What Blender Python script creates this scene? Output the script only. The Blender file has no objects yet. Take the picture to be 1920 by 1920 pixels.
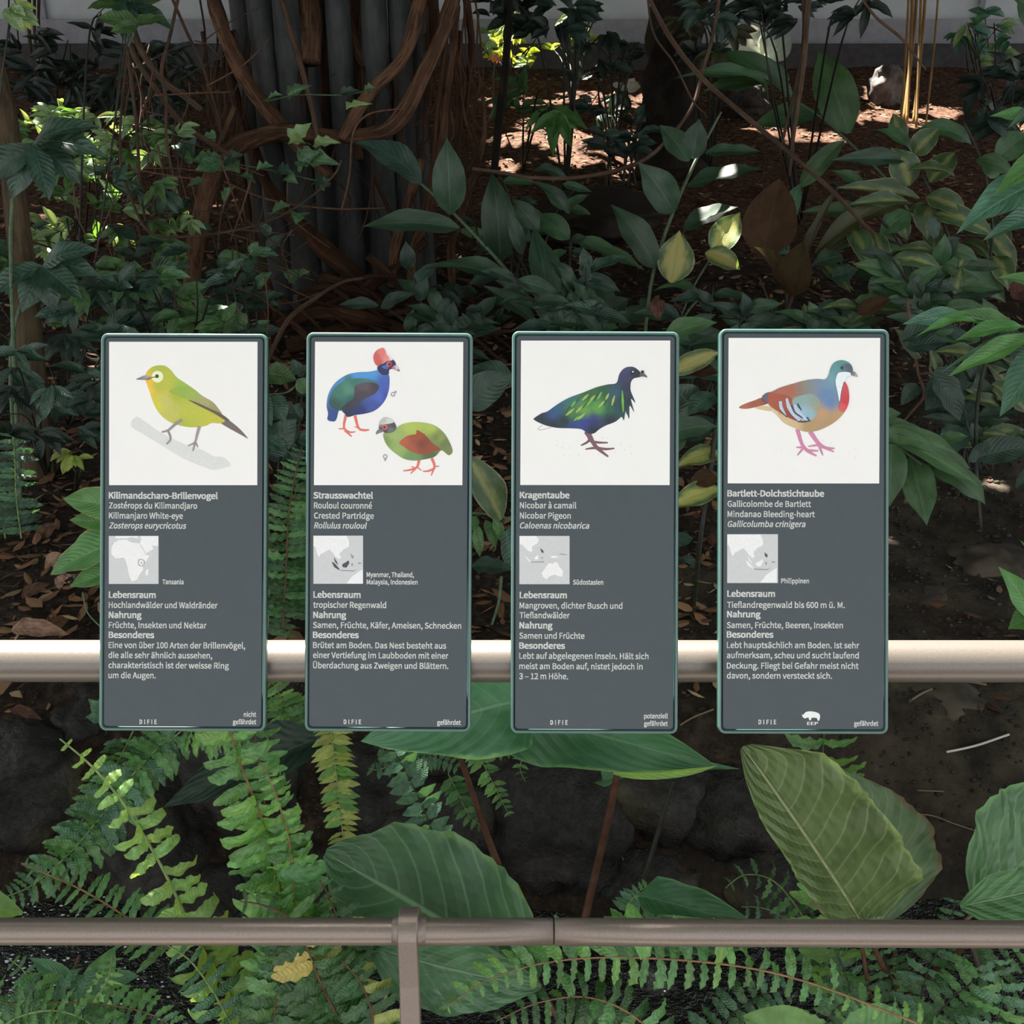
import bpy, math, random
import numpy as np
from mathutils import Vector, Matrix, noise as mn
from mathutils.geometry import delaunay_2d_cdt
random.seed(7)
R = math.radians
sc = bpy.context.scene
COL = sc.collection
# ---------------------------------------------------------------- camera, sky, sun, exposure
F = 2010.0
CAM = Vector((0, 0, 1.55)); PITCH = R(25)
FWD = Vector((0, math.cos(PITCH), -math.sin(PITCH))); UPV = Vector((0, math.sin(PITCH), math.cos(PITCH))); RT = Vector((1, 0, 0))
cd = bpy.data.cameras.new('camera'); cd.sensor_width = 36; cd.lens = F / 1920 * 36; cd.clip_start = 0.05
co = bpy.data.objects.new('camera', cd); COL.objects.link(co)
co.location = CAM; co.rotation_euler = (R(90) - PITCH, 0, 0); sc.camera = co
w = bpy.data.worlds.new('sky'); sc.world = w; w.use_nodes = True
w.node_tree.nodes['Background'].inputs[0].default_value = (0.965, 0.975, 1.0, 1)
w.node_tree.nodes['Background'].inputs[1].default_value = 1.65
SUN = Vector((-0.30, 0.42, 0.86)).normalized()
sl = bpy.data.lights.new('sun', 'SUN'); sl.energy = 42.0; sl.angle = R(0.6); sl.color = (1, 0.94, 0.85)
so = bpy.data.objects.new('sun', sl); COL.objects.link(so)
so.rotation_euler = SUN.to_track_quat('Z', 'Y').to_euler(); so.location = (0, 0, 8)
vs = sc.view_settings
vs.view_transform = 'Standard'; vs.look = 'None'; vs.gamma = 1; vs.use_curve_mapping = False
vs.exposure = 0.0

def P(px, py, D):
    """the point seen at a pixel, D metres away along the view axis"""
    return CAM + D * (FWD + RT * ((px - 960) / F) + UPV * ((960 - py) / F))
# ---------------------------------------------------------------- helpers
WL = {}     # world location of empties / parts
def tag(o, label=None, cat=None, group=None, kind=None):
    if label: o['label'] = label
    if cat: o['category'] = cat
    if group: o['group'] = group
    if kind: o['kind'] = kind
    return o
def empty(name, loc, label, cat, group=None):
    o = bpy.data.objects.new(name, None); COL.objects.link(o); o.empty_display_size = .05
    o.location = loc; WL[o.name] = Vector(loc)
    return tag(o, label, cat, group)
def lin(c):
    return tuple(((v / 255) / 12.92 if v / 255 <= .04045 else ((v / 255 + .055) / 1.055) ** 2.4) for v in c)
class MB:
    def __init__(s): s.v = []; s.f = []; s.uv = []; s.c = []
    def add(s, vs_, fs, uv=None, col=None):
        n = len(s.v); s.v += [tuple(p) for p in vs_]; s.f += [tuple(i + n for i in f) for f in fs]
        s.uv += list(uv) if uv is not None else [(0, 0)] * len(vs_)
        if col is not None: s.c += list(col)
    def mesh(s, name, mat, origin=(0, 0, 0), smooth=True):
        me = bpy.data.meshes.new(name)
        o = Vector(origin)
        v = np.array(s.v, dtype=np.float64) - np.array(o)
        me.from_pydata(v.tolist(), [], s.f)
        uvl = me.uv_layers.new(name='UVMap')
        li = np.empty(len(me.loops), dtype=np.int32); me.loops.foreach_get('vertex_index', li)
        uvl.data.foreach_set('uv', np.array(s.uv, dtype=np.float32)[li].ravel())
        if s.c:
            a = me.color_attributes.new('Col', 'FLOAT_COLOR', 'POINT')
            a.data.foreach_set('color', np.array(s.c, dtype=np.float32).ravel())
        if smooth: me.polygons.foreach_set('use_smooth', [True] * len(me.polygons))
        me.materials.append(mat); me.update()
        return me
    def build(s, name, mat, parent=None, smooth=True, origin=None):
        if parent is not None: org = WL[parent.name]
        else: org = Vector(origin) if origin is not None else Vector(s.v[0])
        me = s.mesh(name, mat, org, smooth)
        o = bpy.data.objects.new(name, me); COL.objects.link(o)
        if parent is not None: o.parent = parent
        else: o.location = org
        WL[o.name] = org.copy()
        return o
def crom(pts, n=6, closed=False):
    pts = [tuple(p) for p in pts]; L = len(pts); out = []
    if L < 3 and not closed: 
        return [tuple(pts[0][k] + (pts[-1][k] - pts[0][k]) * i / n for k in range(len(pts[0]))) for i in range(n + 1)]
    rng_ = range(L if closed else L - 1)
    for i in rng_:
        if closed: a, b, c, d = pts[(i - 1) % L], pts[i], pts[(i + 1) % L], pts[(i + 2) % L]
        else: a, b, c, d = pts[max(i - 1, 0)], pts[i], pts[i + 1], pts[min(i + 2, L - 1)]
        for j in range(n):
            t = j / n
            out.append(tuple(.5 * ((2 * b[k]) + (c[k] - a[k]) * t + (2 * a[k] - 5 * b[k] + 4 * c[k] - d[k]) * t * t + (3 * b[k] - a[k] - 3 * c[k] + d[k]) * t ** 3) for k in range(len(b))))
    if not closed: out.append(pts[-1])
    return out
def tube(mb, path, radii, sides=8, rough=0.0, ridge=0.0, cap=True):
    path = [Vector(p) for p in path]; n = len(path)
    if not hasattr(radii, '__len__'): radii = [radii] * n
    T0 = (path[1] - path[0]).normalized()
    ref = Vector((0, 0, 1)) if abs(T0.z) < .9 else Vector((1, 0, 0))
    N = T0.cross(ref).normalized()
    vs_, fs, uv = [], [], []; dist = 0; sd = random.random() * 40
    for i, p in enumerate(path):
        T = (path[min(i + 1, n - 1)] - path[max(i - 1, 0)]).normalized()
        N = (N - T * N.dot(T)).normalized(); B = T.cross(N)
        if i: dist += (p - path[i - 1]).length
        for k in range(sides):
            a = 2 * math.pi * k / sides
            r = radii[i]
            if rough: r *= 1 + rough * mn.noise(Vector((math.cos(a) * 1.3 + sd, math.sin(a) * 1.3, dist * 6)))
            if ridge: r *= 1 + ridge * math.sin(a * 5 + dist * 4 + sd)
            vs_.append(p + (N * math.cos(a) + B * math.sin(a)) * r); uv.append((dist, k / sides))
    for i in range(n - 1):
        for k in range(sides):
            a = i * sides + k; b = i * sides + (k + 1) % sides
            fs.append((a, b, b + sides, a + sides))
    if cap:
        fs.append(tuple(range(sides - 1, -1, -1))); fs.append(tuple((n - 1) * sides + k for k in range(sides)))
    mb.add(vs_, fs, uv)
def lerp(a, b, t): return a + (b - a) * t
def rint(vals, n):
    """resample a list of values to n"""
    vals = list(vals) if hasattr(vals, '__len__') else [vals, vals]
    return [float(np.interp(i / (n - 1), np.linspace(0, 1, len(vals)), vals)) for i in range(n)]
def pxpath(pts, D, n=5):
    """pts (px,py[,D]); D default depth"""
    return [P(*q) for q in crom([(p[0], p[1], p[2] if len(p) > 2 else D) for p in pts], n)]
# ---------------------------------------------------------------- materials
MATS = {}
def nt(name):
    m = bpy.data.materials.new(name); m.use_nodes = True
    t = m.node_tree; return m, t, t.nodes, t.links, t.nodes['Principled BSDF']
def mth(N, L, op, a, b=None, c=None, clamp=False):
    n = N.new('ShaderNodeMath'); n.operation = op; n.use_clamp = clamp
    for i, v in enumerate((a, b, c)):
        if v is None: continue
        if isinstance(v, (int, float)): n.inputs[i].default_value = v
        else: L.new(v, n.inputs[i])
    return n.outputs[0]
def mixc(N, L, f, a, b, blend='MIX'):
    n = N.new('ShaderNodeMix'); n.data_type = 'RGBA'; n.blend_type = blend
    for i, v in ((0, f), (6, a), (7, b)):
        if isinstance(v, (int, float)): n.inputs[i].default_value = v
        elif isinstance(v, tuple): n.inputs[i].default_value = (*v[:3], 1)
        else: L.new(v, n.inputs[i])
    return n.outputs[2]
def noisen(N, L, scale, detail=3, rough=.6, vec=None, out=0):
    n = N.new('ShaderNodeTexNoise'); n.inputs['Scale'].default_value = scale; n.inputs['Detail'].default_value = detail; n.inputs['Roughness'].default_value = rough
    if vec is not None: L.new(vec, n.inputs['Vector'])
    return n.outputs[out]
def ramp(N, L, f, stops):
    n = N.new('ShaderNodeValToRGB'); e = n.color_ramp.elements
    while len(e) < len(stops): e.new(.5)
    for k, (p, c) in enumerate(stops):
        e[k].position = p; e[k].color = (*(lin(c) if max(c) > 1 else c), 1)
    L.new(f, n.inputs[0]); return n.outputs[0]
def mrange(N, L, v, a, b, c=0, d=1, smooth=True):
    n = N.new('ShaderNodeMapRange'); n.interpolation_type = 'SMOOTHSTEP' if smooth else 'LINEAR'
    L.new(v, n.inputs[0])
    for i, x in zip((1, 2, 3, 4), (a, b, c, d)): n.inputs[i].default_value = x
    return n.outputs[0]
def bump(N, L, B, h, strength, dist=.01):
    n = N.new('ShaderNodeBump'); n.inputs['Strength'].default_value = strength; n.inputs['Distance'].default_value = dist
    L.new(h, n.inputs['Height']); L.new(n.outputs[0], B.inputs['Normal']); return n
def plain(name, c, rough=.5, metal=0, spec=.5, grain=0, gscale=60, coat=0, bumpy=0):
    m, t, N, L, B = nt(name); c = lin(c)
    B.inputs['Base Color'].default_value = (*c, 1); B.inputs['Roughness'].default_value = rough; B.inputs['Metallic'].default_value = metal
    B.inputs['Specular IOR Level'].default_value = spec; B.inputs['Coat Weight'].default_value = coat
    tc = N.new('ShaderNodeTexCoord').outputs['Object']
    f = noisen(N, L, gscale, 3, .6, tc)
    L.new(mixc(N, L, mrange(N, L, f, .35, .65), tuple(v * (1 - grain) for v in c), tuple(min(1, v * (1 + grain)) for v in c)), B.inputs['Base Color'])
    if bumpy: bump(N, L, B, f, bumpy, .002)
    return m
def leafmat(name, a, b, vein=None, K=9, slant=1.4, vstr=.35, rough=.38, trans=.22, yel=None, yw=.45, edge=None, spots=0, bumpst=.35, fine=False, spec=.5, spotc=(90, 55, 25)):
    """a,b: sRGB leaf greens; vein: sRGB; yel: yellow centre; edge: margin colour"""
    if name in MATS: return MATS[name]
    m, t, N, L, B = nt(name)
    uvn = N.new('ShaderNodeUVMap'); uvn.uv_map = 'UVMap'
    sx = N.new('ShaderNodeSeparateXYZ'); L.new(uvn.outputs[0], sx.inputs[0])
    u, v = sx.outputs[0], sx.outputs[1]
    av = mth(N, L, 'ABSOLUTE', v)
    oi = N.new('ShaderNodeObjectInfo')
    tc = N.new('ShaderNodeTexCoord').outputs['Object']
    va = N.new('ShaderNodeVectorMath'); va.operation = 'ADD'; L.new(tc, va.inputs[0])
    cb = N.new('ShaderNodeCombineXYZ'); L.new(mth(N, L, 'MULTIPLY', oi.outputs['Random'], 37.), cb.inputs[0]); L.new(cb.outputs[0], va.inputs[1])
    vec = va.outputs[0]
    n1 = noisen(N, L, 3.5, 4, .6, vec)
    c = mixc(N, L, mrange(N, L, n1, .35, .65), lin(a), lin(b))
    if yel:
        n2 = noisen(N, L, 5, 3, .6, vec)
        f = mth(N, L, 'ADD', av, mth(N, L, 'MULTIPLY', mth(N, L, 'SUBTRACT', n2, .5), .9))
        c = mixc(N, L, mrange(N, L, f, yw - .32, yw + .22, .85, 0), c, lin(yel))
    s = mth(N, L, 'FRACT', mth(N, L, 'SUBTRACT', mth(N, L, 'MULTIPLY', u, float(K)), mth(N, L, 'MULTIPLY', mth(N, L, 'POWER', av, 1.3), slant)))
    sd = mth(N, L, 'ABSOLUTE', mth(N, L, 'SUBTRACT', s, .5))
    sv = mrange(N, L, sd, 0.0, .10 if K < 20 else .3, 1, 0)
    mid = mrange(N, L, av, .015, .06, 1, 0)
    vc = lin(vein) if vein else tuple(min(1, x * 2.2 + .02) for x in lin(b))
    c = mixc(N, L, mth(N, L, 'MULTIPLY', sv, vstr), c, vc)
    c = mixc(N, L, mth(N, L, 'MULTIPLY', mid, min(1, vstr * 2)), c, vc)
    if edge:
        n3 = noisen(N, L, 9, 3, .7, vec)
        c = mixc(N, L, mrange(N, L, mth(N, L, 'ADD', av, mth(N, L, 'MULTIPLY', n3, .35)), 1.06, 1.2), c, lin(edge))
    if spots:
        n4 = noisen(N, L, 14, 2, .5, vec)
        c = mixc(N, L, mrange(N, L, n4, .72 - spots, .76 - spots), c, lin(spotc))
    hv = N.new('ShaderNodeHueSaturation'); L.new(c, hv.inputs['Color'])
    L.new(mrange(N, L, oi.outputs['Random'], 0, 1, .66, 1.12, False), hv.inputs['Value']); hv.inputs['Saturation'].default_value = .80
    r2 = mth(N, L, 'FRACT', mth(N, L, 'MULTIPLY', oi.outputs['Random'], 7.13))
    L.new(mrange(N, L, r2, 0, 1, .485, .515, False), hv.inputs['Hue'])
    c = hv.outputs[0]
    L.new(c, B.inputs['Base Color']); B.inputs['Roughness'].default_value = rough; B.inputs['Specular IOR Level'].default_value = spec
    # relief: between side veins the blade swells
    h = mth(N, L, 'ADD', mth(N, L, 'MULTIPLY', mth(N, L, 'MULTIPLY', sd, 2.), .6), mth(N, L, 'MULTIPLY', mid, -.6))
    if fine:
        fs = mth(N, L, 'SINE', mth(N, L, 'ADD', mth(N, L, 'MULTIPLY', av, 42.), mth(N, L, 'MULTIPLY', n1, 16.)))
        h = mth(N, L, 'ADD', h, mth(N, L, 'MULTIPLY', fs, .05))
    bump(N, L, B, h, bumpst, .006)
    tr = N.new('ShaderNodeBsdfTranslucent')
    L.new(mixc(N, L, .75, c, tuple(min(1, x) for x in (lin(b)[0] * 3.2, lin(b)[1] * 2.6, lin(b)[2] * .8))), tr.inputs[0])
    ms = N.new('ShaderNodeMixShader'); ms.inputs[0].default_value = trans
    L.new(B.outputs[0], ms.inputs[1]); L.new(tr.outputs[0], ms.inputs[2])
    L.new(ms.outputs[0], N['Material Output'].inputs[0])
    MATS[name] = m; return m
def barkmat(name, a, b, scale=14, stretch=.12, bs=.9, rough=.85):
    if name in MATS: return MATS[name]
    m, t, N, L, B = nt(name)
    uvn = N.new('ShaderNodeUVMap'); uvn.uv_map = 'UVMap'
    mp = N.new('ShaderNodeMapping'); L.new(uvn.outputs[0], mp.inputs[0]); mp.inputs['Scale'].default_value = (scale * stretch * 3, scale * .7, 1)
    n1 = noisen(N, L, 1.0, 6, .7, mp.outputs[0])
    tc = N.new('ShaderNodeTexCoord').outputs['Object']
    n2 = noisen(N, L, 5, 4, .6, tc)
    f = mth(N, L, 'ADD', mth(N, L, 'MULTIPLY', n1, .7), mth(N, L, 'MULTIPLY', n2, .3))
    L.new(mixc(N, L, mrange(N, L, f, .38, .62), lin(a), lin(b)), B.inputs['Base Color'])
    B.inputs['Roughness'].default_value = rough; B.inputs['Specular IOR Level'].default_value = .25
    bump(N, L, B, n1, bs, .012)
    MATS[name] = m; return m
M = {}
M['frame'] = plain('sign_frame_green', (66, 98, 94), .28, 0, .6, .06, 40, coat=.5)
M['slate'] = plain('sign_face_slate', (60, 69, 75), .45, 0, .5, .03, 90)
M['paper'] = plain('print_white', (243, 240, 239), .5, 0, .4, .006, 30)
M['text'] = plain('print_lettering', (252, 252, 250), .5, 0, .4, .01, 30)
M['rail'] = plain('rail_metallic_beige_paint', (116, 109, 103), .34, .5, .5, .05, 500, bumpy=.05)
M['raillow'] = plain('rail_metallic_taupe_paint', (132, 120, 113), .33, .5, .5, .06, 500, bumpy=.05)
M['gap'] = plain('rail_joint_dark', (40, 34, 30), .7)
m, t, N, L, B = nt('print_colour'); M['print'] = m
at = N.new('ShaderNodeAttribute'); at.attribute_name = 'Col'
tc = N.new('ShaderNodeTexCoord').outputs['Object']
nn = noisen(N, L, 420, 4, .7, tc)
L.new(mixc(N, L, 1.0, at.outputs[0], mixc(N, L, mrange(N, L, nn, .3, .7), (.95, .95, .95), (1.02, 1.02, 1.02)), 'MULTIPLY'), B.inputs['Base Color'])
B.inputs['Roughness'].default_value = .5

# ---------------------------------------------------------------- terrain
PROF = [(-3, -.55), (1.0, -.52), (1.55, -.50), (1.98, -.47), (2.12, -.36), (2.35, -.14), (2.7, -.10), (4.2, -.10), (5.8, -.03), (8.0, .17), (9.6, .42), (11.5, .80), (12.6, 1.02), (16, 1.05)]
_py, _pz = [p[0] for p in PROF], [p[1] for p in PROF]
def terr(x, y):
    z = float(np.interp(y, _py, _pz))
    z += .05 * mn.noise(Vector((x * .7, y * .7, 3))) + .028 * mn.noise(Vector((x * 2.4, y * 2.4, 0))) + .010 * mn.noise(Vector((x * 9, y * 9, 5)))
    if x < -.2: z += .07 * min(1, (-x - .2)) * (1 if 2.3 < y < 5 else 0) * min(1, max(0, y - 2.3))
    return z
def gD(px, py):
    d = FWD + RT * ((px - 960) / F) + UPV * ((960 - py) / F)
    D = .9
    while D < 16:
        p = CAM + d * D
        if p.z <= terr(p.x, p.y): return D
        D *= 1.004
    return D
def G(px, py): return P(px, py, gD(px, py))
m, t, N, L, B = nt('soil_and_litter'); M['soil'] = m
tc = N.new('ShaderNodeTexCoord').outputs['Object']
n1 = noisen(N, L, 1.3, 5, .6, tc); n2 = noisen(N, L, 22, 6, .75, tc); n3 = noisen(N, L, 6, 4, .6, tc)
c1 = ramp(N, L, n2, [(.32, (22, 18, 15)), (.5, (48, 39, 32)), (.66, (80, 66, 55))])
sxy = N.new('ShaderNodeSeparateXYZ'); L.new(tc, sxy.inputs[0])
c2 = ramp(N, L, n3, [(.35, (40, 36, 31)), (.6, (84, 76, 65)), (.72, (108, 99, 86))])
c1b = ramp(N, L, n2, [(.3, (34, 23, 17)), (.5, (84, 58, 43)), (.66, (138, 100, 76))])
c1 = mixc(N, L, mrange(N, L, sxy.outputs[1], 1.5, 3.2), c1, c1b)   # redder, lighter brown towards the back
L.new(mixc(N, L, mth(N, L, 'MULTIPLY', mrange(N, L, n1, .40, .56), mth(N, L, 'MULTIPLY', mrange(N, L, sxy.outputs[0], .1, .8), mrange(N, L, sxy.outputs[1], 0, 1.5, 1, 0))), c1, c2), B.inputs['Base Color']); B.inputs['Roughness'].default_value = .9
B.inputs['Specular IOR Level'].default_value = .2
bump(N, L, B, mth(N, L, 'ADD', n2, mth(N, L, 'MULTIPLY', n3, .6)), 1.0, .03)
xs = np.concatenate([np.linspace(-16, -2.2, 44), np.linspace(-2.1, 2.1, 150), np.linspace(2.2, 16, 44)])
ys = np.concatenate([np.linspace(.6, 4.2, 150), np.linspace(4.25, 13.6, 110)])
mb = MB(); vv = []; ff = []
for yv in ys:
    for xv in xs: vv.append((xv, yv, terr(xv, yv)))
nx = len(xs)
for j in range(len(ys) - 1):
    for i in range(nx - 1): a = j * nx + i; ff.append((a, a + 1, a + nx + 1, a + nx))
mb.add(vv, ff)
tag(mb.build('ground', M['soil'], origin=(0, 5, 0)), 'dark brown planted soil of the garden bed sloping up to the wall', 'ground', kind='structure')
# stream
m, t, N, L, B = nt('stream_water'); M['water'] = m
B.inputs['Base Color'].default_value = (*lin((22, 24, 24)), 1); B.inputs['Roughness'].default_value = .06; B.inputs['Specular IOR Level'].default_value = .9
tc = N.new('ShaderNodeTexCoord').outputs['Object']
bump(N, L, B, noisen(N, L, 26, 4, .7, tc), 1.0, .02)
mb = MB(); mb.add([(-4, .6, -.462), (4, .6, -.462), (4, 2.06, -.462), (-4, 2.06, -.462)], [(0, 1, 2, 3)])
tag(mb.build('stream_water', M['water'], origin=(0, 1.5, -.462), smooth=False), 'dark rippling stream water below the rocks at the bottom', 'water', kind='stuff')
# walkway slab the visitor stands on (below the frame)
def box(mb, lo, hi):
    x0, y0, z0 = lo; x1, y1, z1 = hi
    mb.add([(x0, y0, z0), (x1, y0, z0), (x1, y1, z0), (x0, y1, z0), (x0, y0, z1), (x1, y0, z1), (x1, y1, z1), (x0, y1, z1)],
           [(0, 3, 2, 1), (4, 5, 6, 7), (0, 1, 5, 4), (1, 2, 6, 5), (2, 3, 7, 6), (3, 0, 4, 7)])
M['walk'] = plain('walkway_concrete', (112, 108, 103), .8, grain=.15, gscale=12)
mb = MB(); box(mb, (-6, -4, -.55), (6, .95, 0))
tag(mb.build('walkway', M['walk'], origin=(0, 0, 0), smooth=False), 'pale concrete visitor walkway in front of the railing', 'walkway', kind='structure')
# back wall with stepped concrete foot
M['wall'] = plain('wall_light_grey_render', (196, 200, 200), .7, grain=.06, gscale=3)
M['ledge'] = plain('ledge_grey_concrete', (150, 150, 156), .75, grain=.1, gscale=8)
M['foot'] = plain('foot_shaded_concrete', (66, 64, 64), .85, grain=.2, gscale=10)  # concrete darkened to stand in for the shadow below the ledge
wl = empty('wall_back', (0, 13, .9), 'light grey rendered wall with stepped concrete foot across the back', 'wall'); wl['kind'] = 'structure'
mb = MB(); box(mb, (-18, 13.15, 1.3), (18, 13.5, 3.6)); mb.build('wall_face', M['wall'], wl, False)
mb = MB(); box(mb, (-18, 12.75, 1.22), (18, 13.2, 1.48)); mb.build('concrete_ledge', M['ledge'], wl, False)
mb = MB(); box(mb, (-18, 12.5, .5), (18, 13.0, 1.24)); mb.build('wall_foot', M['foot'], wl, False)
for i in range(13):
    mb = MB(); x = -15.6 + i * 2.6; box(mb, (x - .03, 13.10, 1.47), (x + .03, 13.16, 3.6)); mb.build('wall_mullion', M['ledge'], wl, False)
# ---------------------------------------------------------------- information signs
import os
FONT = None
try:   # the grotesque that ships inside Blender; its own default font otherwise
    FONT = bpy.data.fonts.load(os.path.join(bpy.utils.system_resource('DATAFILES'), 'fonts', 'Noto Sans CJK Regular.woff2'))
except Exception: FONT = None
_c = bpy.data.curves.new('capmeasure', 'FONT'); _c.body = 'H'; _c.size = 1
if FONT: _c.font = FONT
_o = bpy.data.objects.new('capmeasure', _c); COL.objects.link(_o)
_m = bpy.data.meshes.new_from_object(_o.evaluated_get(bpy.context.evaluated_depsgraph_get()))
CAPH = max(v.co.y for v in _m.vertices) - min(v.co.y for v in _m.vertices); print('CAPH', CAPH, FONT)
bpy.data.objects.remove(_o); bpy.data.curves.remove(_c); bpy.data.meshes.remove(_m)
def sign(label, TL, TR, BR, BL, pic, texts, maprect, maps, art, artoff, k, mapoff, mk, extra=None):
    """everything printed is laid out on the sign's own face; U turns a measured spot into face metres"""
    W = ((TR[0] - TL[0]) + (BR[0] - BL[0])) / 2; H = ((BL[1] - TL[1]) + (BR[1] - TR[1])) / 2
    cx = sum(p[0] for p in (TL, TR, BR, BL)) / 4; cy = sum(p[1] for p in (TL, TR, BR, BL)) / 4
    D = .957 * 313.5 / W; s = D / F
    rot = math.atan2(((BL[0] + BR[0]) - (TL[0] + TR[0])) / 2, H)   # lean: top further right
    c, sn = math.cos(rot), math.sin(rot)
    org = P(cx, cy, D)
    X = RT * c + UPV * (sn); Y = UPV * c - RT * (sn); Z = -FWD
    Mx = Matrix.Identity(4)
    for i in range(3): Mx[i][0] = X[i]; Mx[i][1] = Y[i]; Mx[i][2] = Z[i]; Mx[i][3] = org[i]
    root = bpy.data.objects.new('information_sign', None); COL.objects.link(root); root.matrix_world = Mx; root.empty_display_size = .05
    tag(root, label, 'sign'); WL[root.name] = Vector((0, 0, 0))
    def U(px, py):
        dx, dy = (px - cx) * s, -(py - cy) * s
        return (dx * c + dy * sn, -dx * sn + dy * c)
    w2, h2 = W * s / 2, H * s / 2
    def rr(hw, hh, r, n=6):
        out = []
        for (sx_, sy_, a0) in ((1, 1, 0), (-1, 1, 90), (-1, -1, 180), (1, -1, 270)):
            for i in range(n + 1):
                a = R(a0 + 90 * i / n); out.append((sx_ * (hw - r) + r * math.cos(a), sy_ * (hh - r) + r * math.sin(a)))
        return out
    # frame: nested rings with a rolled rim, groove inside
    t = .0026
    rings = [(0, -.0075), (0, -.0012), (.0006, -.0002), (.0012, .0), (t - .0006, 0), (t, -.0004), (t + .0002, -.0034)]
    mbx = MB(); vv = []; ff = []
    for (ins, z) in rings:
        for (x, y) in rr(w2 - ins, h2 - ins, max(.0062 - ins, .002)): vv.append((x, y, z))
    n = 28
    for i in range(len(rings) - 1):
        for k_ in range(n): a = i * n + k_; b = i * n + (k_ + 1) % n; ff.append((a, b, b + n, a + n))
    ff.append(tuple(range(n))[::-1]); ff.append(tuple((len(rings) - 1) * n + k_ for k_ in range(n)))
    mbx.add(vv, ff); mbx.build('frame', M['frame'], root)
    # face panel, set into the frame
    ins = t + .0013; mbx = MB(); vv = []
    rg = [(ins, -.0034), (ins, -.0012), (ins + .0004, -.0008)]
    for (i_, z) in rg:
        for (x, y) in rr(w2 - i_, h2 - i_, .0035): vv.append((x, y, z))
    ff = []
    for i in range(2):
        for k_ in range(n): a = i * n + k_; b = i * n + (k_ + 1) % n; ff.append((a, b, b + n, a + n))
    ff.append(tuple(2 * n + k_ for k_ in range(n)))
    mbx.add(vv, ff); mbx.build('face_panel', M['slate'], root, False)
    Z0 = -.0007
    def quad(pts, z, name, mat, par=root):
        m_ = MB(); q = [U(*p) for p in pts]; m_.add([(x, y, z) for x, y in q], [(3, 2, 1, 0)]); return m_.build(name, mat, par, False)
    pp = quad(pic, Z0, 'picture_panel', M['paper'])
    def shape(mb_, poly, cols, z, smooth=True, step=None):
        pts = crom(poly, 5, True) if smooth else poly
        q = [Vector(p) for p in pts]
        xs_, ys_ = [p.x for p in q], [p.y for p in q]
        V = [p.copy() for p in q]; nb = len(V); E = [(i, (i + 1) % nb) for i in range(nb)]
        if len(cols) > 1:
            st = step or max(9, (max(xs_) - min(xs_)) / 26)
            y = min(ys_)
            while y < max(ys_):
                x = min(xs_)
                while x < max(xs_): V.append(Vector((x + random.uniform(-.2, .2) * st, y + random.uniform(-.2, .2) * st))); x += st
                y += st
        r = delaunay_2d_cdt(V, E, [list(range(nb))], 1, 1e-4)
        ov, of = r[0], r[2]
        cc = []
        for p in ov:
            if len(cols) == 1: c_ = lin(cols[0][2])
            else:
                ws = [1 / ((p.x - a) ** 2 + (p.y - b_) ** 2 + 60) ** 1.6 for a, b_, _ in cols]; S_ = sum(ws)
                c_ = tuple(sum(w_ * lin(cl)[i] for w_, (_, _, cl) in zip(ws, cols)) / S_ for i in range(3))
            cc.append((*c_, 1))
        pos = [U(p.x / shape.k + shape.o[0], p.y / shape.k + shape.o[1]) for p in ov]
        fs = []
        for f in of:
            a, b_, c_ = (pos[i] for i in f[:3])
            ar = (b_[0] - a[0]) * (c_[1] - a[1]) - (b_[1] - a[1]) * (c_[0] - a[0])
            fs.append(tuple(f) if ar > 0 else tuple(f)[::-1])
        mb_.add([(x, y, z) for x, y in pos], fs, None, cc)
    def strip(mb_, pts, wd, col, z):
        sm = crom(pts, 3) if len(pts) > 2 else pts
        wv = rint(wd, len(sm)); l, r_ = [], []
        for i, p in enumerate(sm):
            a = sm[max(i - 1, 0)]; b_ = sm[min(i + 1, len(sm) - 1)]
            dx, dy = b_[0] - a[0], b_[1] - a[1]; L_ = math.hypot(dx, dy) or 1
            l.append((p[0] - dy / L_ * wv[i] / 2, p[1] + dx / L_ * wv[i] / 2)); r_.append((p[0] + dy / L_ * wv[i] / 2, p[1] - dx / L_ * wv[i] / 2))
        for i in range(len(sm) - 1):
            q = [U(x / shape.k + shape.o[0], y / shape.k + shape.o[1]) for x, y in (l[i], r_[i], r_[i + 1], l[i + 1])]
            ar = sum(q[j][0] * q[(j + 1) % 4][1] - q[(j + 1) % 4][0] * q[j][1] for j in range(4))
            mb_.add([(x, y, z) for x, y in q], [(0, 1, 2, 3) if ar > 0 else (3, 2, 1, 0)], None, [(*lin(col), 1)] * 4)
    def circle(cx_, cy_, r, n_=18): return [(cx_ + r * math.cos(2 * math.pi * i / n_), cy_ + r * math.sin(2 * math.pi * i / n_)) for i in range(n_)]
    shape.k = k; shape.o = artoff
    for (nm, items) in art:
        mbx = MB()
        for j, it in enumerate(items):
            z = Z0 + .000035 * (j + 1)
            if it[0] == 'p': shape(mbx, it[1], it[2], z)
            elif it[0] == 'c': shape(mbx, circle(*it[1]), [(0, 0, it[2])], z, False)
            elif it[0] == 's': strip(mbx, it[1], it[2], it[3], z)
        mbx.build(nm, M['print'], pp, False)
    shape.k = mk; shape.o = mapoff
    mbx = MB()
    (x0, y0, x1, y1) = maprect
    shape(mbx, [((x - mapoff[0]) * mk, (y - mapoff[1]) * mk) for x, y in ((x0, y0), (x1, y0), (x1, y1), (x0, y1))], [(0, 0, (205, 206, 208))], Z0, False)
    mp = mbx.build('map_panel', M['print'], root, False)
    mbx = MB()
    for j, (poly, col) in enumerate(maps): shape(mbx, poly, [(0, 0, col)], Z0 + .00004 * (1 + j % 4), False)
    mbx.build('map_land', M['print'], mp, False)
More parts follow.
